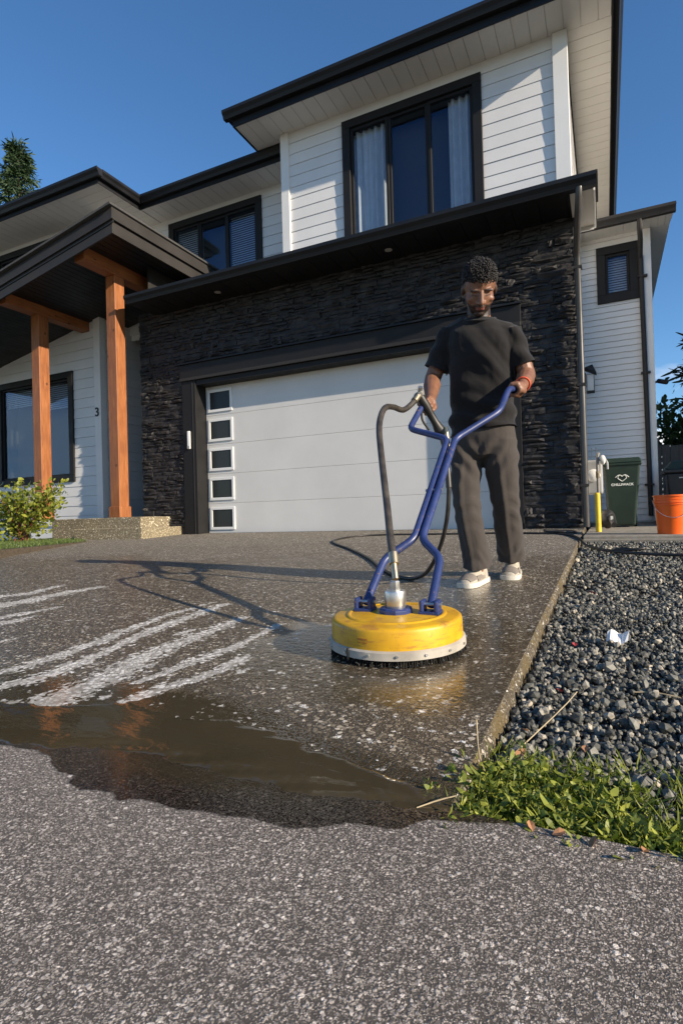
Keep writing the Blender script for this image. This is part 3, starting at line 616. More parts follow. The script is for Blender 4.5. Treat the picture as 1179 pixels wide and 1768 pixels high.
def hip(x0, x1, y0, y1, z, rise, part):
    i = min((x1 - x0), (y1 - y0)) / 2 - 0.05
    V = [(x0, y0, z), (x1, y0, z), (x1, y1, z), (x0, y1, z), (x0 + i, y0 + i, z + rise), (x1 - i, y0 + i, z + rise), (x1 - i, y1 - i, z + rise), (x0 + i, y1 - i, z + rise)]
    return MB().add(V, [(0, 3, 2, 1), (0, 1, 5, 4), (1, 2, 6, 5), (2, 3, 7, 6), (3, 0, 4, 7), (4, 5, 6, 7)]).build('shingles', 'shingle', part)

# --- upper right block
UW = 7.75; SZ = 6.43
wu = wallpart('upper_wall')
hp(MB().box(-4.52, -3.42, UW + 0.021, UW + 0.05, 3.9, SZ), 'sheathing', 'white_trim'); hp(MB().box(-1.42, -0.31, UW + 0.021, UW + 0.05, 3.9, SZ), 'sheathing', 'white_trim'); hp(MB().box(-3.42, -1.42, UW + 0.021, UW + 0.05, 6.2, SZ), 'sheathing', 'white_trim')
boards(wu, 'x', -4.43, -0.45, UW, 3.93, SZ, 0.1786, [(-3.47, -1.38, 4.25, 6.27)])
hp(MB().box(-4.575, -4.43, UW - 0.042, UW + 0.10, 3.9, SZ - 0.002), 'corner_trim', 'white_trim', bevel=0.003, seg=1)
hp(MB().box(-0.45, -0.268, UW - 0.042, UW + 0.09, 3.9, SZ - 0.002), 'corner_trim', 'white_trim', bevel=0.003, seg=1)
wsd_ = wallpart('upper_side_wall'); boards(wsd_, 'y', UW + 0.09, 13.2, -0.30, 3.93, SZ, 0.1786)
hp(MB().box(-4.56, -4.54, UW + 0.1, 8.6, 3.9, SZ), 'side_sheathing', 'white_siding')
window(-3.48, -1.37, 4.26, 6.275, UW, (1.0, 1.0, 1.06), 0.125, [('c', 0.0, 0.28), ('c', 0.80, 1.0)])
fy = 7.19
rf = wallpart('upper_roof')
soffit_x(rf, -5.10, 0.25, fy + 0.021, UW + 0.02, SZ); soffit_y(rf, -0.28, 0.25, UW + 0.021, 13.6, SZ); soffit_y(rf, -5.10, -4.56, UW + 0.021, 13.6, SZ, 0.6)
hp(MB().box(-5.12, 0.27, fy, fy + 0.02, SZ - 0.018, SZ + 0.20), 'fascia', 'black_metal'); hp(MB().box(0.251, 0.27, fy + 0.021, 13.6, SZ - 0.018, SZ + 0.20), 'fascia', 'black_metal'); hp(MB().box(-5.12, -5.101, fy + 0.021, 13.6, SZ - 0.018, SZ + 0.20), 'fascia', 'black_metal')
gutter_x(-5.24, 0.39, fy - 0.001, SZ + 0.085); gutter_y(fy + 0.001, 13.6, 0.271, SZ + 0.085); gutter_y(fy + 0.001, 13.6, -5.121, SZ + 0.085, -1)
hip(-5.22, 0.37, fy - 0.10, 13.7, SZ + 0.205, 1.5, rf)
# --- upper left block
UL = 8.55; SL = 6.24
wl_ = wallpart('upper_left_wall'); boards(wl_, 'x', -8.8, -4.6, UL, 4.1, SL, 0.1786, [(-7.66, -5.50, 4.55, 6.12)])
hp(MB().box(-8.78, -7.6, UL + 0.021, UL + 0.05, 4.0, SL), 'sheathing', 'white_trim'); hp(MB().box(-5.55, -4.58, UL + 0.021, UL + 0.05, 4.0, SL), 'sheathing', 'white_trim'); hp(MB().box(-7.6, -5.55, UL + 0.021, UL + 0.05, 6.05, SL), 'sheathing', 'white_trim')
window(-7.67, -5.49, 4.55, 6.13, UL, (0.95, 1.0, 1.05), 0.125, [('b', 0.66, 1.0), ('b', 0.0, 0.31)])
rl = wallpart('left_roof')
soffit_x(rl, -7.88, -4.58, 8.0, UL + 0.02, SL); soffit_x(rl, -14.2, -8.8, 7.02, 7.82, SL); soffit_y(rl, -8.80, -7.90, 7.02, UL + 0.02, SL)
hp(MB().box(-7.88, -4.58, 7.98, 7.999, SL - 0.018, SL + 0.17), 'fascia', 'black_metal'); gutter_x(-7.77, -4.58, 7.979, SL + 0.055)
hp(MB().box(-7.899, -7.88, 7.0, 7.999, SL - 0.018, SL + 0.17), 'fascia', 'black_metal'); gutter_y(7.001, 7.978, -7.879, SL + 0.055)
hp(MB().box(-14.2, -7.90, 7.0, 7.019, SL - 0.018, SL + 0.17), 'fascia', 'black_metal'); gutter_x(-14.2, -7.76, 6.999, SL + 0.055)
hip(-14.2, -7.80, 6.92, 13.6, SL + 0.175, 1.3, rl); MB().add([(-8.5, 7.9, SL + .174), (-4.5, 7.9, SL + .174), (-4.5, 11, SL + 0.9), (-8.5, 11, SL + 0.9)], [(0, 1, 2, 3)]).build('shingles', 'shingle', rl)
# --- left block, ground floor
LW = 7.80; LX = -8.80
wb_ = wallpart('left_wall'); boards(wb_, 'x', -14, LX - 0.165, LW, 0.20, 6.24, 0.1945, [(-11.94, -9.60, 1.10, 3.31), (-11.9, -9.45, 4.75, 6.12)])
for (a, b_, c_, d_) in ((-14, -11.9, -0.2, 6.2), (-9.65, LX - 0.03, -0.2, 6.2), (-11.9, -9.65, 3.25, 4.8), (-11.9, -9.65, -0.2, 1.15)):
    hp(MB().box(a, b_, LW + 0.021, LW + 0.05, c_, d_), 'sheathing', 'white_trim')
hp(MB().box(LX - 0.165, LX + 0.005, LW - 0.04, LW + 0.10, 0.2, 6.235), 'corner_trim', 'white_trim', bevel=0.003, seg=1)
window(-11.96, -9.58, 1.09, 3.32, LW, (1.0, 1.0), 0.13, [('b', 0.0, 0.49, 0.80), ('b', 0.5, 1.0, 0.72)])
window(-11.9, -9.45, 4.75, 6.12, LW, (1.0, 1.0), 0.13)
ws2 = wallpart('entry_side_wall'); boards(ws2, 'y', LW + 0.10, 9.44, LX - 0.02, 0.32, 6.2, 0.1945)
hp(MB().box(LX - 0.06, LX - 0.041, LW + 0.1, 9.5, 0.2, 6.2), 'side_sheathing', 'white_trim')
hp(MB().box(LX - 0.02, LX + 0.03, 9.44, 9.56, 0.32, 3.0), 'corner_trim', 'white_trim')
hp(MB().box(LX - 0.1, -7.2, 9.56, 9.62, 0.0, 4.4), 'entry_back_wall', 'white_siding')
dr = hp(MB().box(-8.55, -7.60, 9.50, 9.558, 0.33, 2.45), 'front_door', 'dark_frame', bevel=0.006)
for k in range(3): MB().box(-8.42, -7.73, 9.488, 9.5, 0.5 + 0.64 * k, 1.02 + 0.64 * k).build('panel', 'dark_frame', dr, bevel=0.01)
MB().tube([(-7.70, 9.46, 1.15), (-7.70, 9.46, 1.55)], 0.012).build('handle', 'steel', dr)
# house number on the corner trim
cu = bpy.data.curves.new('house_number', 'FONT'); cu.body = '3'; cu.size = 0.24; cu.extrude = 0.006; cu.align_x = 'CENTER'; cu.align_y = 'CENTER'; cu.offset = 0.004
tmp = bpy.data.objects.new('tmp', cu); COL.objects.link(tmp); bpy.context.view_layer.update()
me = bpy.data.meshes.new_from_object(tmp.evaluated_get(bpy.context.evaluated_depsgraph_get())); bpy.data.objects.remove(tmp)
o = mobj('house_number', me, 'number_black', house); o.location = Vector((-8.895, LW - 0.048, 2.40)) - HO; o.rotation_euler = (math.pi / 2, 0, 0)

# --- garage: stone veneer
GY = 7.30; DY = 7.52
DL, DR, DT = -6.06, -1.14, 2.48           # door opening
JL, JR = -6.34, -0.92; HT = 2.83           # trimmed opening
ven = hp(MB().box(-7.27, JL, GY + 0.012, 7.6, -0.3, 3.86).box(JR, -0.25, GY + 0.012, 7.6, -0.3, 3.86).box(JL, JR, GY + 0.012, 7.6, HT, 3.86), 'stone_veneer', 'stone_charcoal')
# stone shapes
SM = []
for k in range(14):
    nx_, nz_ = 4, 2; V = []; F = []
    jit = [[random.uniform(-1, 1) for _ in range(nx_ + 1)] for _ in range(nz_ + 1)]; tx, tz = random.uniform(-.42, .42), random.uniform(-.25, .25)
    for iz in range(nz_ + 1):
        for ix in range(nx_ + 1):
            ed_ = ix in (0, nx_) or iz in (0, nz_)
            V.append((ix / nx_ + (0 if ix in (0, nx_) else random.uniform(-.07, .07)), -(0.62 if ed_ else 1.0) * (0.85 + 0.26 * jit[iz][ix] + tx * (ix / nx_ - .5) * 2 + tz * (iz / nz_ - .5) * 2), iz / nz_ + (random.uniform(-.06, .06) if ix not in (0, nx_) else random.uniform(-.03, .03))))
    m_ = (nx_ + 1) * (nz_ + 1); V2 = [(a, 0.25, c) for a, b_, c in V]
    for iz in range(nz_):
        for ix in range(nx_):
            a = iz * (nx_ + 1) + ix; F.append((a, a + 1, a + nx_ + 2, a + nx_ + 1))
    ring = list(range(nx_ + 1)) + [(i + 1) * (nx_ + 1) + nx_ for i in range(nz_)] + [nz_ * (nx_ + 1) + i for i in range(nx_ - 1, -1, -1)] + [i * (nx_ + 1) for i in range(nz_ - 1, 0, -1)]
    base = len(V); V += [V2[i] for i in ring]; n_ = len(ring)
    F += [(ring[i], base + i, base + (i + 1) % n_, ring[(i + 1) % n_]) for i in range(n_)]
    SM.append((V, F))
stones = []
z = -0.30
while z < 3.84:
    h = random.choice((0.045, 0.055, 0.06, 0.07, 0.085)); h = min(h, 3.85 - z)
    spans = [(-7.28, JL - 0.004), (JR + 0.004, -0.235)] if z + h * 0.6 < HT else [(-7.28, -0.235)]
    for s0, s1 in spans:
        x = s0
        while x < s1 - 0.02:
            L = random.uniform(0.08, 0.26) if random.random() < 0.78 else random.uniform(0.26, 0.42)
            if s1 - x - L < 0.09: L = s1 - x
            zz, hh = z, h
            if h > 0.065 and random.random() < 0.35 and L < 0.3:
                stones.append((x, z, L, h / 2, random.uniform(.022, .06))); zz = z + h / 2; hh = h / 2
            stones.append((x, zz, L, hh, random.uniform(.018, .062))); x += L
    z += h
stones = [s_ for s_ in stones if s_[1] + s_[3] < HT + 0.2 or True]
def show(s_):
    x, z, L, h, d = s_; c = (Vector((x + L / 2, GY, z + h / 2)) - Vector((0, 0, ZC))); D_ = c.length
    vis = z > -0.02 and not (x < -6.1 and z < 0.3); return L * h / D_ ** 2 * (1 if vis else 0)
stones.sort(key=show, reverse=True)
meshes = []
for V, F in SM:
    me = bpy.data.meshes.new('stone'); me.from_pydata(V, [], F); me.update(); me.materials.append(M['stone_charcoal']); meshes.append(me)
for q, (x, z, L, h, d) in enumerate(stones[:300]):
    o = bpy.data.objects.new('stone', meshes[q % 14]); COL.objects.link(o); o.parent = ven
    o.location = Vector((x + 0.002, GY + 0.012, z + 0.0015)) - HO; o.scale = (L - 0.004, d, h - 0.003)
mb = MB()
for q, (x, z, L, h, d) in enumerate(stones[300:]):
    V, F = SM[q % 14]; mb.add([(x + 0.002 + a * (L - 0.004), GY + 0.012 + b_ * d, z + 0.0015 + c * (h - 0.003)) for a, b_, c in V], F)
mb.build('stonework', 'stone_charcoal', ven, kind='stuff')
# corner stones returning along the side
mb = MB(); z = -0.3
while z < 3.84:
    h = random.choice((0.05, 0.06, 0.08)); V, F = SM[random.randrange(14)]; d = random.uniform(.02, .05); L = random.uniform(.15, .3)
    mb.add([(-0.252 - b_ * d * 0.8, GY - 0.01 + a * L, z + 0.0015 + c * (h - .003)) for a, b_, c in V], [tuple(reversed(f)) for f in F]); z += h
mb.build('stone_return', 'stone_charcoal', ven, kind='stuff')

# --- garage door opening
hp(MB().box(DR + 0.001, JR, GY - 0.035, 7.55, 0.0, HT - 0.27), 'door_jamb', 'dark_frame', bevel=0.004)
jm = hp(MB().box(JL, DL - 0.001, GY - 0.035, 7.55, -0.02, HT - 0.27), 'door_jamb', 'dark_frame', bevel=0.004)
MB().box(DL - 0.07, DL - 0.055, GY - 0.041, GY - 0.035, -0.02, HT - 0.28).build('jamb_bead', 'bronze_metal', jm)
hd = hp(MB().box(JL - 0.03, JR + 0.03, GY - 0.05, 7.55, HT - 0.269, HT), 'door_header', 'dark_frame', bevel=0.004)
MB().box(JL - 0.04, JR + 0.04, GY - 0.085, GY - 0.03, HT + 0.001, HT + 0.022).build('drip_cap', 'black_metal', hd)
MB().box(JL - 0.03, JR + 0.03, GY - 0.066, GY - 0.0505, HT - 0.275, HT - 0.225).build('header_lip', 'bronze_metal', hd, bevel=0.006)
MB().box(DL, DR, GY - 0.02, 7.55, DT - 0.005, HT - 0.276).build('header_soffit', 'dark_frame', hd)
gd = wallpart('garage_door'); ph = (DT - 0.015) / 5
for k in range(5):
    z0 = 0.012 + ph * k
    p_ = MB().box(DL + 0.012, DR - 0.012, DY, DY + 0.04, z0 + 0.001, z0 + ph - 0.0015).build('panel', 'door_white', gd, bevel=0.003)
for k in range(5):
    z0 = 0.012 + ph * k; a, b_, c_, d_ = DL + 0.055, DL + 0.555, z0 + 0.055, z0 + 0.435
    mb = MB(); mb.box(a, b_, DY - 0.018, DY - 0.0005, c_, c_ + 0.045).box(a, b_, DY - 0.018, DY - 0.0005, d_ - 0.045, d_).box(a, a + 0.045, DY - 0.0175, DY - 0.0005, c_ + .045, d_ - .045).box(b_ - 0.045, b_, DY - 0.0175, DY - 0.0005, c_ + .045, d_ - .045)
    fw_ = mb.build('door_window', 'white_trim', gd, bevel=0.004)
# panes one level below the door, beside their frames
for k in range(5):
    z0 = 0.012 + ph * k; MB().box(DL + 0.099, DL + 0.511, DY - 0.006, DY - 0.001, z0 + 0.099, z0 + 0.391).build('pane', 'door_glass', gd)
MB().box(DL, DR, DY - 0.005, DY + 0.03, -0.02, 0.011).build('bottom_seal', 'gun_black', gd)
kp = hp(MB().box(-6.235, -6.175, GY - 0.068, GY - 0.036, 1.42, 1.72), 'door_keypad', 'lens_white', bevel=0.014, seg=3)
MB().box(-6.228, -6.182, GY - 0.072, GY - 0.066, 1.425, 1.47).build('cover', 'meter_grey', kp)

# --- garage skirt roof
EY = 6.72; EX0, EX1 = -6.91, 0.01; EZ = 3.78
rg = wallpart('garage_roof')
MB().prism([(EY - 0.03, EZ + 0.125), (8.1, EZ + 0.125 + 0.60), (8.1, EZ + 0.2), (EY - 0.03, EZ + 0.10)], 'x', EX0, EX1).build('shingles', 'shingle', rg)
hp(MB().box(EX0, EX1 - 0.03, EY, EY + 0.02, EZ - 0.01, EZ + 0.11), 'fascia', 'black_metal'); gutter_x(EX0 - 0.01, EX1 + 0.005, EY - 0.001, EZ - 0.015)
x = EX0 + 0.01
while x < -0.27:
    e_ = min(x + 0.3, -0.26); MB().box(x + 0.003, e_ - 0.003, EY + 0.021, GY + 0.02, EZ + 0.0, EZ + 0.012).build('soffit_board', 'dark_ceiling', rg); x = e_
MB().box(EX0, -0.26, EY + 0.021, 7.7, EZ + 0.013, EZ + 0.03).build('soffit_backing', 'dark_ceiling', rg)
for xx in (-5.35, -2.52): MB().lathe([(0.05, 0), (0.05, -0.004), (0.035, -0.006)], (xx, 7.0, EZ - 0.0005)).build('downlight', 'meter_grey', rg)
# rake return at the right end
MB().box(-0.258, EX1 - 0.035, EY + 0.021, 7.62, EZ - 0.012, EZ + 0.004).build('rake_soffit', 'soffit_white', rg)
MB().prism([(EY + 0.022, EZ - 0.03), (7.66, EZ - 0.03), (7.66, EZ + 0.30), (EY + 0.022, EZ + 0.118)], 'x', EX1 - 0.034, EX1 - 0.012).build('rake_board', 'white_trim', rg, bevel=0.003, seg=1)
MB().box(-0.258, EX1 - 0.036, 7.60, 7.62, EZ - 0.06, EZ + 0.10).build('rake_return', 'white_trim', rg)
MB().prism([(EY - 0.06, EZ + 0.118), (7.70, EZ + 0.31), (7.70, EZ + 0.36), (EY - 0.06, EZ + 0.15)], 'x', EX1 - 0.02, EX1 + 0.022).build('rake_flashing', 'bronze_metal', rg, bevel=0.004, seg=1)
# garage side wall seen edge-on, downspout
wg = wallpart('garage_side_wall'); boards(wg, 'y', 7.62, 10.48, -0.29, 0.0, 3.9, 0.1016)
ds = MB().tube([(-0.16, EY - 0.06, EZ), (-0.165, EY - 0.05, EZ - 0.10), (-0.19, EY + 0.10, EZ - 0.28), (-0.215, GY - 0.16, EZ - 0.46), (-0.215, GY - 0.10, EZ - 0.56), (-0.212, GY - 0.09, 2.0), (-0.208, GY - 0.09, 0.02)], 0.036, 12).build('downspout', 'pipe_bronze', house, smooth=50)
for zz in (3.1, 1.7, 0.5): MB().box(-0.262, -0.168, GY - 0.135, GY - 0.05, zz, zz + 0.03).build('strap', 'bronze_metal', ds)

# --- porch: posts, beams, shed roof
def post(x0, y0, ztop, s_=0.205):
    p_ = hp(MB().box(x0, x0 + s_, y0, y0 + s_, 0.319, ztop), 'porch_post', 'cedar_post', bevel=0.008)
    MB().box(x0 - 0.022, x0 + s_ + 0.022, y0 - 0.022, y0 + s_ + 0.022, 0.3185, 0.50).build('plinth', 'cedar_post', p_, bevel=0.008); return p_
post(-7.42, 6.70, 4.34); post(-9.31, 6.70, 4.03)
hp(MB().box(-7.42, -7.205, 6.10, 8.5, 4.341, 4.56), 'porch_beam', 'cedar_beam', bevel=0.008)
hp(MB().box(-9.31, -9.095, 6.10, 7.795, 4.031, 4.25), 'porch_beam', 'cedar_beam', bevel=0.008)
PRX, PYF = -6.40, 5.92; SLP = 0.184
def pz(x, z): return z + SLP * (x - PRX)
rp = wallpart('porch_roof'); XL = -13.0
def slab(xa, xb, y0, y1, zlo, zhi): return MB().prism([(xa, pz(xa, zlo)), (xb, pz(xb, zlo)), (xb, pz(xb, zhi)), (xa, pz(xa, zhi))], 'y', y0, y1)
slab(XL, PRX + 0.03, PYF - 0.06, 8.5, 4.872, 4.905).build('shingles', 'shingle', rp)
slab(XL, PRX, PYF, PYF + 0.03, 4.70, 4.870).build('fascia', 'bronze_metal', rp); slab(XL, PRX - 0.045, PYF + 0.045, PYF + 0.075, 4.52, 4.698).build('fascia', 'bronze_metal', rp)
slab(XL, PRX - 0.01, PYF + 0.031, PYF + 0.044, 4.66, 4.72).build('shadow_board', 'gun_black', rp)
MB().box(PRX - 0.03, PRX - 0.0005, PYF + 0.031, 8.5, 4.695, 4.865).build('fascia', 'bronze_metal', rp); MB().box(PRX - 0.075, PRX - 0.0455, PYF + 0.076, 8.5, 4.51, 4.69).build('fascia', 'bronze_metal', rp)
MB().box(-6.935, -6.915, 7.15, 8.5, 3.95, 4.58).build('sun_slit_blocker', 'gun_black', rp)  # black panel added to stop sun slipping between garage and porch roofs
mb = MB(); x = XL
while x < PRX - 0.1:
    e_ = min(x + 0.1, PRX - 0.08); mb.add(slab(x + 0.004, e_ - 0.004, PYF + 0.076, 8.5, 4.70, 4.715).v, slab(x, e_, 0, 1, 0, 1).f); x = e_
mb.build('ceiling_boards', 'dark_ceiling', rp); slab(XL, PRX - 0.08, PYF + 0.08, 8.5, 4.716, 4.73).build('ceiling_backing', 'gun_black', rp)

# --- right wing
RW = 10.5
ww = wallpart('wing_wall'); boards(ww, 'x', -0.27, 0.685, RW, 0.02, 4.86, 0.1016, [(-0.01, 0.60, 3.74, 4.68)])
for a, b_, c_, d_ in ((-0.27, 0.03, 0, 4.85), (0.56, 0.72, 0, 4.85), (0.03, 0.56, 0, 3.8), (0.03, 0.56, 4.6, 4.85)): hp(MB().box(a, b_, RW + 0.021, RW + 0.05, c_, d_), 'sheathing', 'white_trim')
hp(MB().box(0.685, 0.80, RW - 0.03, RW + 0.12, 0.02, 4.86), 'corner_trim', 'white_trim', bevel=0.003, seg=1)
ws3 = wallpart('wing_side_wall'); hp(MB().box(0.76, 0.785, RW + 0.12, 16, 0.0, 4.86), 'side_cladding', 'white_siding')
hp(MB().box(-0.28, 0.76, RW + 0.03, RW + 0.2, -0.4, 0.015), 'foundation_wall', 'foundation')
window(-0.02, 0.615, 3.73, 4.69, RW, (1.0,), 0.135, [('b', 0.0, 1.0)])
rw_ = wallpart('wing_roof'); RY = 10.06
soffit_x(rw_, -0.3, 1.08, RY + 0.02, RW + 0.02, 4.86, 0.1)
hp(MB().box(-0.3, 1.10, RY, RY + 0.019, 4.845, 4.97), 'fascia', 'bronze_metal'); gutter_x(-0.3, 1.12, RY - 0.001, 4.82, 'bronze_metal')
MB().prism([(RY - 0.08, 4.945), (16, 6.0), (16, 5.9), (RY - 0.08, 4.93)], 'x', -0.3, 1.13).build('shingles', 'shingle', rw_)
MB().prism([(RY + 0.02, 4.86), (16, 5.85), (16, 5.98), (RY + 0.02, 4.955)], 'x', 1.085, 1.105).build('rake_board', 'white_trim', rw_)
MB().box(0.80, 1.084, RW + 0.021, 16, 4.87, 4.88).build('rake_soffit', 'soffit_white', rw_)
ds = MB().tube([(0.62, RY - 0.05, 4.82), (0.62, RY - 0.03, 4.72), (0.635, RY + 0.12, 4.55), (0.64, RW - 0.07, 4.38), (0.645, RW - 0.06, 4.2), (0.66, RW - 0.06, 2.4), (0.675, RW - 0.06, 0.1)], 0.038, 12).build('downspout', 'bronze_metal', house, smooth=50)
for zz in (4.05, 2.45, 0.6): MB().box(0.595, 0.735, RW - 0.10, RW - 0.018, zz, zz + 0.03).build('strap', 'bronze_metal', ds)
lm = hp(MB().box(-0.27, -0.235, RW - 0.32, RW - 0.2, 2.34, 2.52), 'wall_lamp', 'bronze_metal')
MB().add([(-0.25, RW - 0.40, 2.60), (-0.07, RW - 0.40, 2.50), (-0.07, RW - 0.14, 2.50), (-0.25, RW - 0.14, 2.60), (-0.13, RW - 0.31, 2.66), (-0.13, RW - 0.23, 2.66)], [(0, 1, 2, 3), (0, 4, 1), (3, 2, 5), (0, 3, 5, 4), (1, 4, 5, 2)]).build('hood', 'bronze_metal', lm)
MB().box(-0.22, -0.11, RW - 0.32, RW - 0.22, 2.22, 2.49).build('glass_body', 'lens_white', lm, bevel=0.01)
MB().box(-0.225, -0.105, RW - 0.325, RW - 0.215, 2.19, 2.219).build('base', 'bronze_metal', lm)
for a, b_ in ((-0.225, RW - .325), (-0.113, RW - .325), (-0.225, RW - .223), (-0.113, RW - .223)): MB().box(a, a + 0.008, b_, b_ + 0.008, 2.22, 2.495).build('cage_bar', 'bronze_metal', lm)
sc = hp(MB().tube([(0.80, RW + 0.3, 2.36), (0.86, RW + 0.28, 2.36), (0.88, RW + 0.26, 2.35)], 0.018, 10), 'security_camera', 'bronze_metal', smooth=50)
MB().tube([(0.87, RW + 0.27, 2.37), (0.97, RW + 0.10, 2.30)], 0.038, 14).build('camera_body', 'bronze_metal', sc, smooth=50)

# unseen neighbouring house, added so its shade falls on the side yard
nb = empty('shading_house', (9, 11, -0.3), 'unseen grey neighbouring house added at the right to shade the side yard', 'house')
MB().box(5.6, 13.5, 7.9, 19, -0.4, 6.2).build('wall', 'meter_grey', nb)
V = [(5.1, 7.4, 6.2), (14, 7.4, 6.2), (14, 19.5, 6.2), (5.1, 19.5, 6.2), (9.55, 10.5, 8.6), (9.55, 16.5, 8.6)]
MB().add(V, [(0, 3, 2, 1), (0, 1, 4), (1, 2, 5, 4), (2, 3, 5), (3, 0, 4, 5)]).build('roof', 'shingle', nb)
for (yy, zz) in ((9.2, 1.2), (12.5, 1.2), (9.4, 4.0), (13.2, 4.0)):
    wd = MB().box(5.56, 5.598, yy, yy + 1.5, zz, zz + 1.2).build('window', 'white_trim', nb); MB().box(5.55, 5.559, yy + .1, yy + 1.4, zz + .1, zz + 1.1).build('pane', 'door_glass', wd)
for xx in (6.6, 9.6):
    wd = MB().box(xx, xx + 1.8, 7.86, 7.898, 1.0, 2.4).build('window', 'white_trim', nb); MB().box(xx + .1, xx + 1.7, 7.85, 7.859, 1.1, 2.3).build('pane', 'door_glass', wd)

# ================================================================== SURFACE CLEANER
DCX, DCY = -0.633, 1.735; DC = Vector((DCX, DCY, gz(DCY)))
scl = empty('surface_cleaner', DC, 'round yellow surface cleaner with blue tube handles scrubbing the wet driveway', 'surface cleaner')
TR = Matrix.Rotation(math.atan(DS), 3, 'X')
def L3(x, y, z): return DC + TR @ Vector((x, y, z))
hs = MB().lathe([(0.2, 0.045), (0.2135, 0.046), (0.2125, 0.104), (0.2105, 0.1105), (0.206, 0.1145), (0.198, 0.1165), (0.12, 0.121), (0.0005, 0.123)], DC, TR, 72).build('housing', 'yellow_plastic', scl, smooth=35)
MB().lathe([(0.165, 0.1185), (0.160, 0.1225), (0.152, 0.1228), (0.148, 0.1200)], DC, TR, 64, closed=False).build('top_rib', 'yellow_plastic', hs, smooth=60)
for q, (da, dz, wa, hz_) in enumerate(((-6, 0.082, 9, 0.006), (-4, 0.072, 5, 0.004), (-9, 0.072, 3, 0.004))):
    a0, a1 = math.radians(-90 + da - wa / 2 - 3), math.radians(-90 + da + wa / 2 - 3); V = []
    for k in range(9):
        a = a0 + (a1 - a0) * k / 8
        for rr_, zz in ((0.2131, dz - hz_ / 2), (0.2131, dz + hz_ / 2), (0.2141, dz + hz_ / 2), (0.2141, dz - hz_ / 2)): V.append(L3(rr_ * math.cos(a), rr_ * math.sin(a), zz))
    MB().add(V, [(4 * k + i, 4 * k + (i + 1) % 4, 4 * k + 4 + (i + 1) % 4, 4 * k + 4 + i) for k in range(8) for i in range(4)]).build('decal', 'decal_red', hs)
sk = MB().lathe([(0.208, 0.028), (0.2225, 0.024), (0.2215, 0.046), (0.2145, 0.051), (0.208, 0.050)], DC, TR, 72).build('skirt', 'grey_rubber', scl, smooth=35)
for k in range(16):
    a = math.radians(-93 + 22.5 * k); p0 = L3(0.218 * math.cos(a), 0.218 * math.sin(a), 0.037); p1 = L3(0.2265 * math.cos(a), 0.2265 * math.sin(a), 0.037)
    MB().tube([p0, p1], 0.0042, 8).build('bolt', 'steel', sk, smooth=40)
a = math.radians(-112); MB().obox(L3(0.2235 * math.cos(a), 0.2235 * math.sin(a), 0.034), 0.006, 0.006, 0.034, TR @ Matrix.Rotation(a, 3, 'Z')).build('skirt_seam', 'gun_black', sk)
mb = MB()
for k in range(520):
    a = 2 * math.pi * k / 520 + random.uniform(-.004, .004); r0 = random.uniform(.198, .213); sp = random.uniform(.0, .012)
    mb.tube([L3(r0 * math.cos(a), r0 * math.sin(a), 0.034), L3((r0 + sp) * math.cos(a + random.uniform(-.02, .02)), (r0 + sp) * math.sin(a), random.uniform(0.000, 0.004))], 0.0016, 4, cap=False)
mb.build('bristles', 'bristle', scl, kind='stuff')
MB().lathe([(0.0005, 0.026), (0.206, 0.026), (0.206, 0.03), (0.0005, 0.03)], DC, TR, 48).build('brush_ring', 'bristle', scl)
MB().lathe([(0.05, 0.116), (0.056, 0.118), (0.056, 0.134), (0.050, 0.139), (0.02, 0.139)], DC, TR, 10).build('hub_flange', 'blue_paint', scl, bevel=0.002)
MB().lathe([(0.034, 0.138), (0.0355, 0.141), (0.0355, 0.188), (0.033, 0.194), (0.012, 0.195)], DC, TR, 32).build('swivel', 'steel', scl, smooth=40)
MB().lathe([(0.017, 0.194), (0.017, 0.222), (0.014, 0.226), (0.005, 0.227)], DC, TR, 6).build('fitting', 'steel', scl)
for sx in (-1, 1):
    bx = 0.114 * sx; cl_ = MB().obox(L3(bx, 0.01, 0.1245), 0.066, 0.055, 0.012, TR).build('bracket', 'blue_paint', scl, bevel=0.003)
    for q in (-1, 1): MB().obox(L3(bx + q * 0.024, 0.01, 0.146), 0.014, 0.05, 0.038, TR).build('cheek', 'blue_paint', cl_, bevel=0.005)
    MB().tube([L3(bx - 0.037, 0.01, 0.150), L3(bx + 0.037, 0.01, 0.150)], 0.006, 8).build('pin', 'steel', cl_, smooth=40)
def rounded(P, r=0.035, n=5):
    P = [Vector(p) for p in P]; out = [P[0]]
    for a, b_, c_ in zip(P[:-2], P[1:-1], P[2:]):
        d0 = (a - b_); d1 = (c_ - b_); q0 = b_ + d0.normalized() * min(r, d0.length * .45); q1 = b_ + d1.normalized() * min(r, d1.length * .45)
        for k in range(n + 1):
            t_ = k / n; out.append(q0 * (1 - t_) ** 2 + b_ * 2 * t_ * (1 - t_) + q1 * t_ ** 2)
    out.append(P[-1]); return out
HL = [(-0.747, 1.748, -0.083), (-0.733, 1.90, 0.057), (-0.641, 1.972, 0.125), (-0.622, 2.428, 0.546), (-0.826, 2.515, 0.622), (-0.806, 2.650, 0.745)]  # handle bends come from image pixels, projected offline onto the handle plane
HR = [(-0.519, 1.748, -0.083), (-0.524, 1.895, 0.060), (-0.612, 1.968, 0.123), (-0.588, 2.424, 0.544), (-0.416, 2.556, 0.668), (-0.392, 2.690, 0.795), (-0.362, 2.835, 0.808)]
MB().tube(rounded(HL), 0.0145, 14).build('handle_tube', 'blue_paint', scl, smooth=50); MB().tube(rounded(HR), 0.0145, 14).build('handle_tube', 'blue_paint', scl, smooth=50)
MB().tube([(-0.652, 2.17, 0.31), (-0.585, 2.17, 0.312)], 0.006, 8).build('clamp_bolt', 'steel', scl)
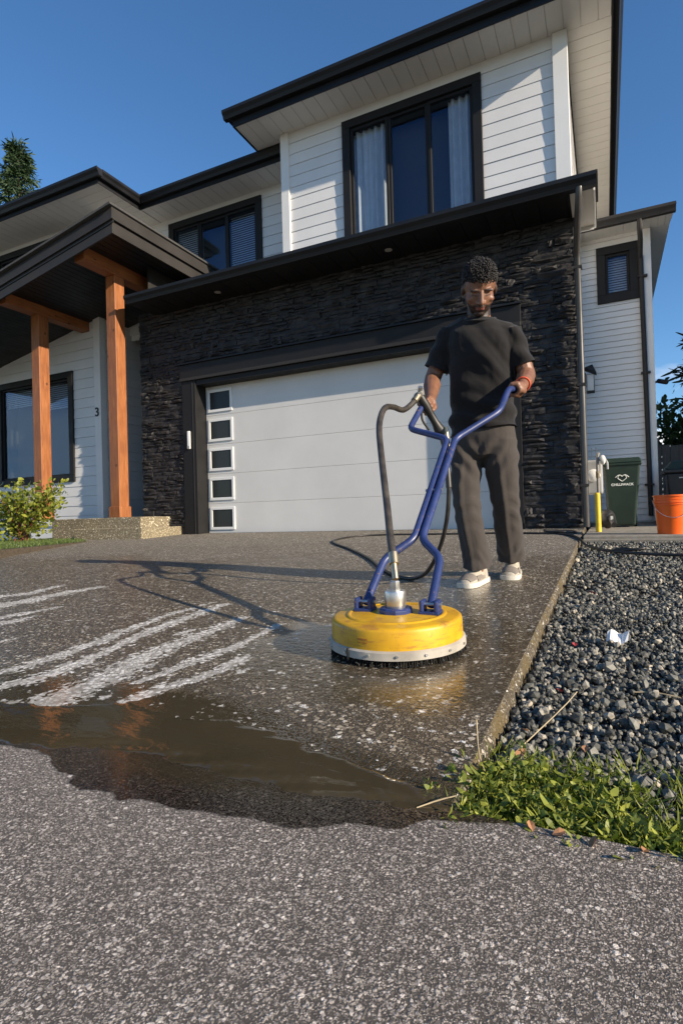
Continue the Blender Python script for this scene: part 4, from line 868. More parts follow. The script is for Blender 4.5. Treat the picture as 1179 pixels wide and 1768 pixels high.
def spline(P, n=8):
    P = [Vector(p) for p in P]; Q = [P[0] * 2 - P[1]] + P + [P[-1] * 2 - P[-2]]; out = []
    for i in range(1, len(Q) - 2):
        a, b_, c_, d_ = Q[i - 1:i + 3]
        for k in range(n):
            t_ = k / n; out.append(0.5 * ((2 * b_) + (c_ - a) * t_ + (2 * a - 5 * b_ + 4 * c_ - d_) * t_ * t_ + (3 * b_ - a - 3 * c_ + d_) * t_ ** 3))
    out.append(P[-1]); return out
WH = [(-0.811, 2.62, 0.797), (-0.827, 2.57, 0.752), (-0.849, 2.50, 0.712), (-0.869, 2.42, 0.714), (-0.877, 2.34, 0.700), (-0.877, 2.28, 0.655), (-0.857, 2.2, 0.575), (-0.789, 2.05, 0.41), (-0.726, 1.92, 0.256), (-0.678, 1.82, 0.125), (-0.652, 1.77, 0.075)]
wh = MB().tube(spline(WH), 0.0135, 12).build('whip_hose', 'whip_hose', scl, smooth=50)
MB().tube([(-0.655, 1.777, 0.085), (-0.645, 1.757, 0.05)], 0.0165, 12).build('ferrule', 'brass', wh, smooth=40)
MB().tube([(-0.646, 1.758, 0.051), (-0.634, 1.738, 0.002)], 0.011, 10).build('hose_tail', 'brass', wh, smooth=40)
MB().tube([(-0.811, 2.62, 0.797), (-0.822, 2.585, 0.766)], 0.0165, 12).build('ferrule', 'brass', wh, smooth=40)

# water thrown out under the skirt
mb = MB()
for k in range(130):
    a = math.radians(random.gauss(-70, 40)); r0 = 0.222 + abs(random.gauss(0, 0.035)); hz_ = max(0.002, random.gauss(0.012, 0.010)); s_ = random.uniform(0.0005, 0.0012)
    mb.ell(L3(r0 * math.cos(a), r0 * math.sin(a), hz_), (s_, s_, s_ * random.uniform(.7, 1.4)), None, 6, 4)
tag(mb.build('water_spray', 'spray_water', None, smooth=180, kind='stuff'), 'fine water drops thrown out around the brush skirt', 'water')

# trigger gun in the right hand
tg = empty('trigger_gun', (-0.79, 2.70, 0.76), 'black pressure washer trigger gun with brass fitting held over the blue handle', 'spray gun')
ga = Vector((-0.808, 2.632, 0.800)); gb = Vector((-0.722, 2.745, 0.600)); gd_ = (gb - ga).normalized()
gq = gd_.to_track_quat('Z', 'Y').to_matrix()
MB().tube([ga, ga + gd_ * 0.06, ga + gd_ * 0.10, gb - gd_ * 0.09, gb - gd_ * 0.05, gb], [0.021, 0.024, 0.019, 0.019, 0.027, 0.024], 12).build('body', 'gun_black', tg, smooth=40)
MB().lathe([(0.022, 0), (0.026, 0.006), (0.026, 0.022), (0.018, 0.03)], ga - gd_ * 0.018, gq, 6).build('valve_head', 'pipe_dull', tg)
MB().tube([ga + Vector((0, 0, 0.01)), ga + Vector((0.012, -0.02, 0.038))], 0.012, 10).build('inlet', 'steel', tg, smooth=40)
MB().tube(spline([ga + gd_ * 0.07 + Vector((-0.02, -0.02, -0.01)), ga + gd_ * 0.12 + Vector((-0.036, -0.04, -0.02)), ga + gd_ * 0.17 + Vector((-0.028, -0.04, -0.03))]), 0.006, 8).build('trigger', 'gun_black', tg, smooth=40)
MB().tube([gb - gd_ * 0.02, Vector((-0.712, 2.738, 0.52)), Vector((-0.703, 2.722, 0.44)), Vector((-0.697, 2.715, 0.345))], [0.018, 0.014, 0.0155, 0.015], 12).build('lance', 'gun_black', tg, smooth=40)
MB().tube([gb + Vector((0.012, -0.012, 0.05)), gb + Vector((0.022, -0.006, -0.05))], 0.012, 10).build('coupler', 'brass', tg, smooth=40)

# supply hose from the gun to the ground and back along the garage
def on(x, y, r=0.011): return (x, y, gz(y) + r)
SH = [(-0.702, 2.72, 0.40), (-0.698, 2.715, 0.336), (-0.716, 2.74, 0.207), (-0.762, 2.80, 0.080), (-0.84, 2.90, -0.04), (-0.93, 3.02, -0.120), on(-1.04, 3.12), on(-1.16, 3.20), on(-1.40, 3.55), on(-1.70, 4.07), on(-2.20, 4.80), on(-2.64, 5.38), on(-2.86, 5.85), on(-2.80, 6.30), on(-2.45, 6.50), on(-1.75, 6.50), on(-1.10, 6.52), on(-0.60, 6.40), on(-0.36, 6.36)]
hs_ = MB().tube(spline(SH), 0.011, 10).build('pressure_hose', 'hose_black', None, smooth=60)
tag(hs_, 'black pressure hose looping from the trigger gun across the driveway', 'hose')
def gg(x, y, r=0.012): return (x, y, gbz(y) + 0.05 + r)
H2 = [on(-0.62, 6.55), on(-0.45, 6.35), on(-0.32, 6.10), (-0.23, 5.70, gz(5.7) + 0.008), gg(-0.16, 5.25), gg(-0.02, 4.86), gg(0.16, 4.66), gg(0.36, 4.55), gg(0.8, 4.45), gg(1.6, 4.5), gg(2.6, 4.9)]
tag(MB().tube(spline(H2), 0.012, 10).build('garden_hose', 'hose_black', None, smooth=60), 'black hose trailing off the driveway corner over the gravel', 'hose')
H3 = [on(-0.62, 6.62), on(-0.50, 6.72), on(-0.34, 6.66), on(-0.30, 6.48), on(-0.42, 6.36, .03), on(-0.58, 6.42, .03), on(-0.62, 6.6, .03), on(-0.5, 6.8)]
tag(MB().tube(spline(H3), 0.011, 10).build('hose_coil', 'hose_black', None, smooth=60), 'small loose loop of black hose below the stone corner', 'hose')
H4 = [gg(0.10, 4.98), gg(0.2, 4.88), gg(0.26, 4.82, .03), gg(0.18, 4.80, .02), gg(0.06, 4.9)]
tag(MB().tube(spline(H4), 0.012, 10).build('hose_end', 'hose_black', None, smooth=60), 'short folded black hose end lying on the gravel', 'hose')

# ================================================================== PERSON
GF = lambda y: gz(y)
per = empty('person', (-0.59, 3.05, gz(3.05)), 'person in black t-shirt and grey trousers looking down while guiding the surface cleaner', 'person')
PO = wloc(per)
def fuse(mb, voxel, it=4, fac=0.5):
    me = mb.mesh('fuse'); o = bpy.data.objects.new('fuse', me); COL.objects.link(o)
    r_ = o.modifiers.new('r', 'REMESH'); r_.mode = 'VOXEL'; r_.voxel_size = voxel
    if it: s_ = o.modifiers.new('s', 'SMOOTH'); s_.factor = fac; s_.iterations = it
    dg = bpy.context.evaluated_depsgraph_get(); dg.update()
    m2 = bpy.data.meshes.new_from_object(o.evaluated_get(dg)); bpy.data.objects.remove(o)
    m2.polygons.foreach_set('use_smooth', [True] * len(m2.polygons)); return m2
def vco(me):
    V = np.empty(len(me.vertices) * 3, np.float32); me.vertices.foreach_get('co', V); N = np.empty_like(V); me.vertices.foreach_get('normal', N); return V.reshape(-1, 3), N.reshape(-1, 3)
def setco(me, V): me.vertices.foreach_set('co', np.ascontiguousarray(V, np.float32).ravel()); me.update()
def cut(me, co, no, sel):
    bm = bmesh.new(); bm.from_mesh(me); vs = set(v for v in bm.verts if sel(v.co))
    g = list(vs) + [e for e in bm.edges if e.verts[0] in vs and e.verts[1] in vs] + [f for f in bm.faces if all(v in vs for v in f.verts)]
    bmesh.ops.bisect_plane(bm, geom=g, plane_co=co, plane_no=no, clear_outer=True); bm.to_mesh(me); bm.free(); me.update()
    me.polygons.foreach_set('use_smooth', [True] * len(me.polygons))
def ell_ring(c, a, b_, n=28, u=Vector((1, 0, 0)), v=Vector((0, 1, 0)), ex=2.4):
    out = []
    for k in range(n):
        t_ = 2 * math.pi * k / n; cx_, sx_ = math.cos(t_), math.sin(t_)
        out.append(Vector(c) + u * a * math.copysign(abs(cx_) ** (2 / ex), cx_) + v * b_ * math.copysign(abs(sx_) ** (2 / ex), sx_))
    return out
# head frame
phi, tau = math.radians(20), math.radians(42)
hf = Vector((math.sin(phi) * math.cos(tau), -math.cos(phi) * math.cos(tau), -math.sin(tau)))
hr_ = Vector((math.cos(phi), math.sin(phi), 0)); hu = hr_.cross(hf) * 1.0
if hu.z < 0: hu = -hu
HC = Vector((-0.557, 2.905, 1.374)); HR_ = Matrix((hr_ * 1.10, hf, hu * 0.94)).transposed()
def hd_(a, b_, c_): return HC + hr_ * (a * 1.10) + hf * b_ + hu * (c_ * 0.94)
body = MB()
body.ell(hd_(0, -0.012, 0.035), (0.076, 0.097, 0.090), HR_, 24, 16)
body.ell(hd_(0, 0.030, -0.030), (0.064, 0.066, 0.078), HR_, 24, 16)
body.ell(hd_(0, 0.040, -0.075), (0.050, 0.048, 0.040), HR_, 20, 12)
body.ell(hd_(0, 0.068, -0.104), (0.025, 0.022, 0.018), HR_)
for s_ in (-1, 1):
    body.ell(hd_(0.040 * s_, 0.062, -0.028), (0.024, 0.022, 0.020), HR_); body.ell(hd_(0.030 * s_, 0.076, 0.024), (0.026, 0.014, 0.010), HR_)
    body.ell(hd_(0.031 * s_, 0.064, 0.000), (0.015, 0.015, 0.011), HR_)
    body.ell(hd_(0.074 * s_, -0.008, -0.006), (0.009, 0.018, 0.029), HR_); body.ell(hd_(0.013 * s_, 0.096, -0.036), (0.010, 0.012, 0.009), HR_)
body.cap(hd_(0, 0.088, 0.012), hd_(0, 0.112, -0.032), 0.010, 0.0145)
body.ell(hd_(0, 0.092, -0.060), (0.022, 0.011, 0.008), HR_); body.ell(hd_(0, 0.090, -0.073), (0.020, 0.012, 0.0085), HR_)
body.cap(hd_(0, -0.03, -0.06), (-0.578, 2.995, 1.245), 0.056, 0.060); body.cap((-0.578, 2.995, 1.25), (-0.58, 3.01, 1.18), 0.062, 0.085)
# inner torso and legs keep the body one piece
body.ell((-0.583, 3.015, 1.06), (0.155, 0.09, 0.17)); body.ell((-0.588, 3.04, 0.80), (0.140, 0.09, 0.20)); 
SHL, ELL, FIL = Vector((-0.738, 3.005, 1.203)), Vector((-0.845, 3.005, 0.965)), Vector((-0.792, 2.698, 0.757))
SHR, ELR, FIR = Vector((-0.417, 3.005, 1.155)), Vector((-0.350, 3.030, 0.925)), Vector((-0.372, 2.775, 0.797))
for a_, h_, l_ in (((-0.66, 3.05, 0.62), (-0.675, 2.99, 0.30), (-0.643, 3.065, -0.09)), ((-0.51, 3.06, 0.62), (-0.502, 3.13, 0.30), (-0.505, 3.385, -0.07))):
    body.cap(a_, h_, 0.06, 0.05); body.cap(h_, l_, 0.05, 0.035)
def arm(sh, el, fist, axis, palm, tub, thumb_side):
    axis = axis.normalized(); palm = (palm - axis * palm.dot(axis)).normalized(); oth = axis.cross(palm)
    body.cap((-0.58, 3.01, sh.z - 0.04), sh + Vector((0, 0, -0.015)), 0.08, 0.050); body.cap(sh + Vector((0, 0, -0.015)), sh.lerp(el, 0.55), 0.048, 0.046); body.cap(sh.lerp(el, 0.5), el, 0.046, 0.045)
    P_ = fist + palm * (tub + 0.014); wr = P_ + (el - P_).normalized() * 0.062
    body.cap(el, el.lerp(wr, 0.35), 0.043, 0.047); body.cap(el.lerp(wr, 0.35), wr, 0.047, 0.0285); body.cap(wr, P_.lerp(wr, 0.3), 0.028, 0.026)
    Rm = Matrix((axis, oth, palm)).transposed(); body.ell(P_, (0.044, 0.034, 0.019), Rm)
    def circ(deg, r_, off): t_ = math.radians(deg); return fist + axis * off + (palm * math.cos(t_) + oth * math.sin(t_)) * r_
    for k in range(4):
        off = (k - 1.5) * 0.0205; r_ = tub + (0.0105, 0.0115, 0.0112, 0.009)[k]; fr = (0.0096, 0.0102, 0.0098, 0.0084)[k]
        ang = (35, 100, 165, 225 - 8 * abs(k - 1))
        for a0, a1 in zip(ang[:-1], ang[1:]): body.cap(circ(a0, r_ + (0.006 if a0 == 35 else 0.001), off), circ(a1, r_, off), fr, fr * 0.93, 10)
    ts = thumb_side; body.cap(P_ + axis * 0.030 * ts - oth * 0.018, circ(-75, tub + 0.014, 0.040 * ts), 0.0145, 0.012, 10); body.cap(circ(-75, tub + 0.014, 0.040 * ts), circ(-140, tub + 0.012, 0.030 * ts), 0.012, 0.0095, 10)
    return wr
wrl = arm(SHL, ELL, FIL, gd_, Vector((0.35, 0.75, 0.45)), 0.019, -1)
wrr = arm(SHR, ELR, FIR, Vector((0.03, 0.145, 0.013)), Vector((0.80, 0.05, 0.35)), 0.0145, -1)
bme = fuse(body, 0.0042, 3)
V, N = vco(bme); H = np.array(HC); lo = V - H
a_ = lo @ np.array(hr_) / 1.10; b_ = lo @ np.array(hf); c_ = lo @ np.array(hu) / 0.94
inh = (np.abs(a_) < 0.1) & (b_ > -0.13) & (c_ > -0.135) & (c_ < 0.16)
aa = np.abs(a_)
edge = -0.060 + 0.55 * np.maximum(0, aa - 0.030) + 0.9 * np.maximum(0, aa - 0.052)          # beard line rises from chin to ear
jaw = smoothstep(edge - c_, -0.004, 0.006) * smoothstep(b_, -0.012, 0.008)
must = smoothstep(b_, 0.066, 0.076) * (1 - smoothstep(aa, 0.024, 0.034)) * smoothstep(-c_, 0.044, 0.050) * (1 - smoothstep(-c_, 0.058, 0.066))
corner = smoothstep(b_, 0.055, 0.065) * smoothstep(aa, 0.020, 0.026) * (1 - smoothstep(aa, 0.034, 0.040)) * smoothstep(-c_, 0.048, 0.056)
lips = (aa < 0.020) & (c_ < -0.058) & (c_ > -0.080) & (b_ > 0.078)
side = smoothstep(aa, 0.060, 0.066) * smoothstep(b_, -0.008, 0.0) * (1 - smoothstep(b_, 0.014, 0.024)) * (1 - smoothstep(c_, 0.035, 0.045))
beard = np.where(lips, 0, np.maximum(np.maximum(jaw, side * 0.8), np.maximum(must, corner)))
bc_ = 0.022 - 6.0 * (aa - 0.030) ** 2
brow = (np.abs(c_ - bc_ - 0.004) < 0.0055) & (aa > 0.012) & (aa < 0.050) & (b_ > 0.045); brow = brow.astype(float)
lash = (np.abs(c_ + 0.003) < 0.003) & (aa > 0.016) & (aa < 0.044) & (b_ > 0.05); lash = lash.astype(float)
scalp = smoothstep(c_ + 0.55 * np.maximum(0, -b_), 0.022, 0.040) * (1 - smoothstep(b_ - 0.55 * np.maximum(0, c_ - 0.055), 0.024, 0.036)) * (aa < 0.0835)
hairy = np.where(inh, np.maximum(np.maximum(np.maximum(beard * 0.95, scalp * 0.9), brow * 0.9), lash * 0.8), 0)
fattr(bme, 'hairy', hairy); fattr(bme, 'lips', np.where(inh & lips, 1.0, 0.0))
setco(bme, V + N * (0.003 * beard * inh)[:, None] - np.array(PO)[None])
t = NT('body_skin'); v = t.geo(); n = t.noise(v, 18, 5); c = t.ramp(n, [(0.3, (0.15, 0.066, 0.036)), (0.7, (0.225, 0.106, 0.060))])
c = t.mix(t.attr('lips'), c, (0.20, 0.075, 0.06)); hy = t.attr('hairy'); hn = t.noise(v, 300, 2)
c = t.mix(t.math('MULTIPLY', hy, t.mr(hn, 0.25, 0.55, 0.75, 1.0)), c, (0.012, 0.009, 0.008))
t.p(Base_Color=c, Roughness=0.5, Subsurface_Weight=0.06, Subsurface_Radius=(0.01, 0.004, 0.002)); t.bump(t.noise(v, 240, 3), 0.15, 0.002)
bo = mobj('body', bme, 'body_skin', per)
# hair: many small curls over the scalp
mb = MB(); k = 0
while k < 5200:
    d_ = Vector(rng.normal(size=3)).normalized(); q = d_.copy()
    a1, b1, c1 = q.x * 0.0775, q.y * 0.099 - 0.013, q.z * 0.094 + 0.035
    hl = rng.normal(0, 0.006)
    if c1 < 0.050 + hl + 0.22 * max(0, b1) + 0.10 * abs(a1) and b1 > 0.02: continue
    if abs(a1) > 0.045 and rng.random() > (c1 - 0.018) / 0.05: continue
    if c1 < -0.045 or (c1 < 0.045 and b1 > 0.012 - 0.0): continue
    if abs(a1) > 0.05 and c1 < 0.028: continue
    if c1 < 0.0 and b1 > -0.06: continue
    thick = 0.001 + 0.026 * max(0, min(1, (c1 - 0.035) / 0.07)) * (1 - 0.6 * (abs(a1) / 0.08) ** 2) * rng.uniform(0.8, 1.25); s_ = random.uniform(0.0024, 0.0046); e_ = random.uniform(0.0, thick)
    pp_ = hd_(a1 + q.x * e_, b1 + q.y * e_, c1 + q.z * e_)
    IVs = IV * (1 + 0.3 * (rng.random((12, 1)) - 0.5)); mb.add([pp_ + Vector(x_) * s_ for x_ in IVs], [tuple(f) for f in IF]); k += 1
mb.ell(hd_(0, -0.026, 0.058), (0.0740, 0.0930, 0.082), HR_, 24, 16)
mb.build('hair', 'hair_black', per, smooth=180)
def wnoise(V, seed, freq, n=10, an=(1, 1, 1)):
    r_ = np.random.default_rng(seed); out = 0
    for _ in range(n):
        d = r_.normal(size=3) * np.array(an); d /= np.linalg.norm(d); out = out + np.sin(V @ d * freq * r_.uniform(.6, 1.5) + r_.uniform(0, 6.28))
    return out / n ** 0.5
# t-shirt
sh = MB(); rings = []; cuts = []
for z_, cx_, cy_, a1, b1 in ((0.60, -0.590, 3.055, 0.190, 0.130), (0.655, -0.590, 3.055, 0.190, 0.130), (0.70, -0.590, 3.055, 0.188, 0.132), (0.80, -0.589, 3.045, 0.180, 0.128), (0.92, -0.587, 3.030, 0.178, 0.122), (1.02, -0.585, 3.018, 0.186, 0.124), (1.10, -0.583, 3.008, 0.192, 0.122), (1.165, -0.580, 3.005, 0.184, 0.110), (1.205, -0.578, 3.005, 0.152, 0.096), (1.232, -0.577, 3.005, 0.112, 0.084), (1.246, -0.577, 3.003, 0.086, 0.076)):
    a1 *= 0.93; b1 *= 0.95
    rings.append([p + Vector((0, 0, -0.14 * (p.x - cx_) * min(1, max(0, (z_ - 0.7) / 0.5)))) for p in ell_ring((cx_, cy_, z_), a1, b1)])
sh.loft(rings)
def sleeve(s0, e0, r0, r1, ext):
    d = (e0 - s0).normalized(); end = s0 + d * ext; sh.cap(Vector((-0.58, 3.003, s0.z - 0.01)).lerp(s0, 0.5), s0 + Vector((0, 0, -0.018)), 0.082, 0.062)
    u_ = d.cross(Vector((0, 1, 0))).normalized(); v_ = d.cross(u_)
    sh.loft([ell_ring(s0.lerp(end, q), r0 + (r1 - r0) * q, r0 + (r1 - r0) * q, 22, u_, v_, 2.1) for q in (-0.08, 0.1, 0.4, 0.7, 1.0, 1.3)]); cuts.append((end, d))
sleeve(SHL, ELL, 0.063, 0.067, 0.205); sleeve(SHR, ELR, 0.062, 0.064, 0.185)
sme = fuse(sh, 0.0065, 5); V, N = vco(sme)
zt = V[:, 2]; dx = V[:, 0] + 0.585
diag = np.sin((V[:, 2] * 26 + dx * 30 + 1.5 * np.sin(V[:, 0] * 14 + V[:, 2] * 6))) * np.exp(-((dx - 0.05) / 0.14) ** 2) * np.exp(-((zt - 0.95) / 0.22) ** 2)
belly = np.sin(V[:, 2] * 58 + 2.2 * np.sin(dx * 11) + V[:, 1] * 4) * np.exp(-((zt - 0.72) / 0.09) ** 2)
arm_ = (np.abs(dx + 0.01) > 0.185); slv = np.sin(V[:, 2] * 62 + 25 * dx + V[:, 1] * 9) * arm_
disp = 0.012 * np.sign(diag) * np.abs(diag) ** 1.6 + 0.009 * np.sign(belly) * np.abs(belly) ** 0.7 + 0.0045 * slv + 0.0042 * wnoise(V, 5, 24, 9, (1, 1, .6)) + 0.002 * wnoise(V, 6, 60, 8)
setco(sme, V + N * disp[:, None] - np.array(PO)[None]); 
for (e_, d_), sg in zip(cuts, (-1, 1)): cut(sme, e_ - PO, d_, lambda c, sg=sg, e_=e_: (c.x + PO.x + 0.585) * sg > 0.186 and (c + PO - e_).length < 0.16)
cut(sme, Vector((-0.59, 3.05, 0.655)) - PO, Vector((0.10, 0.0, -1)), lambda c: (c + PO).z < 0.75)
so = mobj('t_shirt', sme, 'shirt_black', per)
cr_ = [p + Vector((0, -0.004, -0.012 * (p.y < 2.98))) for p in ell_ring((-0.576, 2.995, 1.246), 0.082, 0.080, 40, Vector((1, 0, -0.10)), Vector((0, 1, 0.22)), 2.0)]
MB().tube(cr_ + [cr_[0]], 0.0065, 8).build('collar', 'shirt_black', so, smooth=60)
# trousers
tr_ = MB(); tr_.loft([ell_ring((-0.588, 3.058, z_), a1, b1, 28) for z_, a1, b1 in ((0.515, 0.145, 0.100), (0.56, 0.166, 0.116), (0.62, 0.170, 0.118), (0.70, 0.163, 0.112), (0.74, 0.155, 0.106))])
LEGL = [((-0.672, 3.055, 0.60), 0.098, 0.112), ((-0.680, 3.035, 0.47), 0.090, 0.106), ((-0.680, 3.005, 0.36), 0.081, 0.094), ((-0.673, 2.995, 0.26), 0.073, 0.086), ((-0.662, 3.02, 0.13), 0.071, 0.084), ((-0.650, 3.05, 0.02), 0.073, 0.086), ((-0.643, 3.066, -0.04), 0.075, 0.088), ((-0.641, 3.068, -0.090), 0.078, 0.092), ((-0.640, 3.07, -0.13), 0.079, 0.093)]
LEGR = [((-0.505, 3.06, 0.60), 0.100, 0.114), ((-0.500, 3.075, 0.47), 0.098, 0.108), ((-0.497, 3.10, 0.36), 0.087, 0.096), ((-0.495, 3.13, 0.26), 0.080, 0.090), ((-0.496, 3.21, 0.13), 0.077, 0.088), ((-0.501, 3.30, 0.02), 0.075, 0.088), ((-0.505, 3.36, -0.035), 0.077, 0.088), ((-0.506, 3.375, -0.08), 0.079, 0.090), ((-0.506, 3.385, -0.12), 0.08, 0.09)]
for LG in (LEGL, LEGR): tr_.loft([ell_ring(c_, a1 * (0.92 if c_[2] > 0.15 else 1.0), b1 * (0.92 if c_[2] > 0.15 else 1.0), 24, ex=2.2) for c_, a1, b1 in LG])
pme = fuse(tr_, 0.0065, 4); V, N = vco(pme); z_ = V[:, 2]
knee = np.sin(z_ * 75 + V[:, 0] * 28 + 2 * np.sin(V[:, 0] * 30 + V[:, 1] * 8)) * np.exp(-((z_ - 0.24) / 0.08) ** 2)
crt = np.sin(z_ * 60 - np.abs(V[:, 0] + 0.59) * 75 + V[:, 1] * 5) * np.exp(-((z_ - 0.50) / 0.09) ** 2)
cxl = np.interp(-z_, [-0.60, -0.36, -0.26, -0.02, 0.10], [-0.672, -0.690, -0.688, -0.662, -0.652]); cxr = np.interp(-z_, [-0.60, -0.36, -0.26, -0.02, 0.10], [-0.500, -0.490, -0.487, -0.496, -0.50])
dcx = np.where(V[:, 0] < -0.588, V[:, 0] - cxl, V[:, 0] - cxr); crease = 0.010 * np.exp(-(dcx / 0.016) ** 2) * (N[:, 1] < -0.3) * smoothstep(0.55 - z_, 0, 0.1)
hem = np.sin(z_ * 88 + 9 * np.sin(V[:, 0] * 22) + V[:, 1] * 18) * np.exp(-((z_ + 0.03) / 0.065) ** 2)
disp = 0.0032 * np.sign(knee) * np.abs(knee) ** 0.6 + 0.006 * crt + 0.0016 * hem + 0.0020 * wnoise(V, 15, 20, 9, (1, 1, .35)) + 0.0018 * wnoise(V, 16, 60, 8, (1, 1, .4)) + crease
setco(pme, V + N * disp[:, None] - np.array(PO)[None]); 
cut(pme, Vector((-0.64, 3.06, -0.066)) - PO, Vector((0, 0.30, -1)), lambda c: (c + PO).z < 0.02 and (c + PO).y < 3.20 and (c + PO).x < -0.55)
cut(pme, Vector((-0.506, 3.37, -0.050)) - PO, Vector((0, 0.30, -1)), lambda c: (c + PO).z < 0.02 and (c + PO).y > 3.20)
po = mobj('trousers', pme, 'pants_grey', per)
# shoes
def shoe(heel, toe):
    h_ = Vector((*heel, gz(heel[1]))); t0 = Vector((*toe, gz(toe[1]))); d = (t0 - h_).normalized(); s_ = Vector((d.y, -d.x, 0)).normalized(); u_ = s_.cross(d); L = (t0 - h_).length
    if u_.z < 0: u_ = -u_
    def P(q, a, c): return h_ + d * (L * q) + s_ * a + u_ * c
    prof = [(0.0, .022, .085), (0.03, .034, .112), (0.12, .040, .126), (0.26, .042, .128), (0.40, .045, .112), (0.55, .049, .088), (0.70, .051, .066), (0.84, .048, .055), (0.94, .038, .045), (0.99, .022, .034)]
    rings = []
    for q, w_, hh in prof:
        rings.append([P(q, w_ * math.cos(a) * (1.0 if math.sin(a) < 0.2 else 0.93), 0.018 + (hh - 0.018) * (max(0, math.sin(a)) ** 0.8)) for a in [math.pi * k / 10 for k in range(11)]])
    sh_ = MB().loft(rings).build('shoe', 'shoe_upper', per, smooth=60)
    sole = [[P(q + (0.012 if q > .5 else -.012), (w_ + 0.006) * e_, c_) for e_, c_ in ((-1, 0.001), (1, 0.001), (1.03, 0.014), (1.0, 0.027), (-1.0, 0.027), (-1.03, 0.014))] for q, w_, hh in prof]
    MB().loft(sole).build('sole', 'shoe_white', sh_, smooth=50)
    cap_ = [[P(q, w_ * 1.02 * math.cos(a), 0.020 + (hh - 0.017) * (max(0, math.sin(a)) ** 0.8) * 1.02) for a in [math.pi * (0.12 + 0.76 * k / 8) for k in range(9)]] for q, w_, hh in prof if 0.6 < q < 0.96]
    MB().loft(cap_).build('toe_panel', 'shoe_grey', sh_, smooth=60)
    for e_ in (-1, 1):
        sp_ = [[P(q, e_ * w_ * (1.015 - 0.05 * k), 0.030 + k * 0.009) for k in range(4)] + [P(q, e_ * w_ * (0.97 - 0.05 * k), 0.030 + k * 0.009) for k in range(3, -1, -1)] for q, w_, hh in prof if 0.2 < q < 0.72]
        MB().loft(sp_).build('side_panel', 'shoe_grey', sh_, smooth=60)
    tg_ = [[P(q, w_ * 0.62 * math.cos(a), 0.02 + (hh - 0.012) * (max(0, math.sin(a)) ** 0.8) * 1.03) for a in [math.pi * (0.2 + 0.6 * k / 6) for k in range(7)]] for q, w_, hh in prof if 0.2 < q < 0.6]
    MB().loft(tg_).build('tongue', 'gun_black', sh_, smooth=60)
    for k in range(4):
        q = 0.30 + 0.085 * k; hh = 0.127 - 0.0150 * k - (0.003 if k > 1 else 0); w_ = 0.029
        MB().tube([P(q + 0.03, -w_, hh - 0.018), P(q + 0.01, -w_ * .4, hh + 0.004), P(q, w_ * .4, hh + 0.004), P(q + 0.02, w_, hh - 0.018)], 0.0040, 6).build('lace', 'lace', sh_, smooth=60)
        MB().tube([P(q, -w_, hh - 0.018), P(q + 0.015, 0, hh + 0.006), P(q + 0.035, w_, hh - 0.02)], 0.0040, 6).build('lace', 'lace', sh_, smooth=60)
shoe((-0.632, 3.165), (-0.682, 2.895)); shoe((-0.508, 3.468), (-0.497, 3.198))
ax_ = (ELR - wrr).normalized(); u_ = ax_.cross(Vector((0, 1, 0))).normalized(); v_ = ax_.cross(u_); bc = wrr + ax_ * 0.012
rr = [bc + u_ * math.cos(k * math.pi / 10) * 0.034 + v_ * math.sin(k * math.pi / 10) * 0.034 for k in range(21)]
MB().tube(rr, 0.0045, 8).build('bracelet', 'bracelet_red', per, smooth=60)

# ================================================================== SIDE YARD
# green wheeled bin
gb_ = empty('wheeled_bin', (0.22, 8.95, PZ), 'dark green wheeled bin with white emblem by the side wall', 'bin')
def taper(mb, x0, x1, y0, y1, z0, X0, X1, Y0, Y1, z1):
    return mb.add([(x0, y0, z0), (x1, y0, z0), (x1, y1, z0), (x0, y1, z0), (X0, Y0, z1), (X1, Y0, z1), (X1, Y1, z1), (X0, Y1, z1)], [(0, 3, 2, 1), (4, 5, 6, 7), (0, 1, 5, 4), (1, 2, 6, 5), (2, 3, 7, 6), (3, 0, 4, 7)])
BB = 8.72
taper(MB(), 0.035, 0.375, BB + 0.06, BB + 0.52, PZ + 0.02, -0.02, 0.455, BB, BB + 0.60, 0.86).build('body', 'bin_green', gb_, bevel=0.03, seg=3)
MB().box(-0.035, 0.47, BB - 0.015, BB + 0.62, 0.835, 0.872).build('rim', 'bin_green', gb_, bevel=0.012)
ld = taper(MB(), -0.04, 0.478, BB - 0.025, BB + 0.64, 0.873, -0.01, 0.45, BB + 0.03, BB + 0.6, 0.945).build('lid', 'bin_green', gb_, bevel=0.02, seg=3)
MB().tube([(0.26, BB + 0.55, 0.93), (0.27, BB + 0.56, 0.975), (0.41, BB + 0.56, 0.975), (0.42, BB + 0.55, 0.93)], 0.012, 8).build('handle', 'bin_black', ld, smooth=50)
for xx in (0.0, 0.37): MB().lathe([(0.1, -0.02), (0.1, 0.02), (0.03, 0.022), (0.03, -0.022)], (xx + 0.02, BB + 0.50, PZ + 0.101), Matrix.Rotation(math.pi / 2, 3, 'Y'), 20).build('wheel', 'bin_black', gb_, smooth=40)
taper(MB(), 0.376, 0.41, BB + 0.04, BB + 0.2, 0.40, 0.40, 0.435, BB + 0.02, BB + 0.2, 0.56).build('side_grip', 'bin_green', gb_, bevel=0.01)
def slope_y(z_): return BB + 0.06 - (z_ - PZ - 0.02) / (0.86 - PZ - 0.02) * 0.06 - 0.004
em = []
for s_ in (-1, 1): em += [[(0.222, 0.612), (0.222 + s_ * .055, 0.655), (0.222 + s_ * .046, 0.690), (0.222 + s_ * .02, 0.700), (0.222, 0.680)], [(0.222 + s_ * .085, 0.668), (0.222 + s_ * .055, 0.695), (0.222 + s_ * .03, 0.705)]]
for E_ in em: MB().tube([(a, slope_y(c_), c_) for a, c_ in E_], 0.0055, 6).build('emblem', 'print_white', gb_)
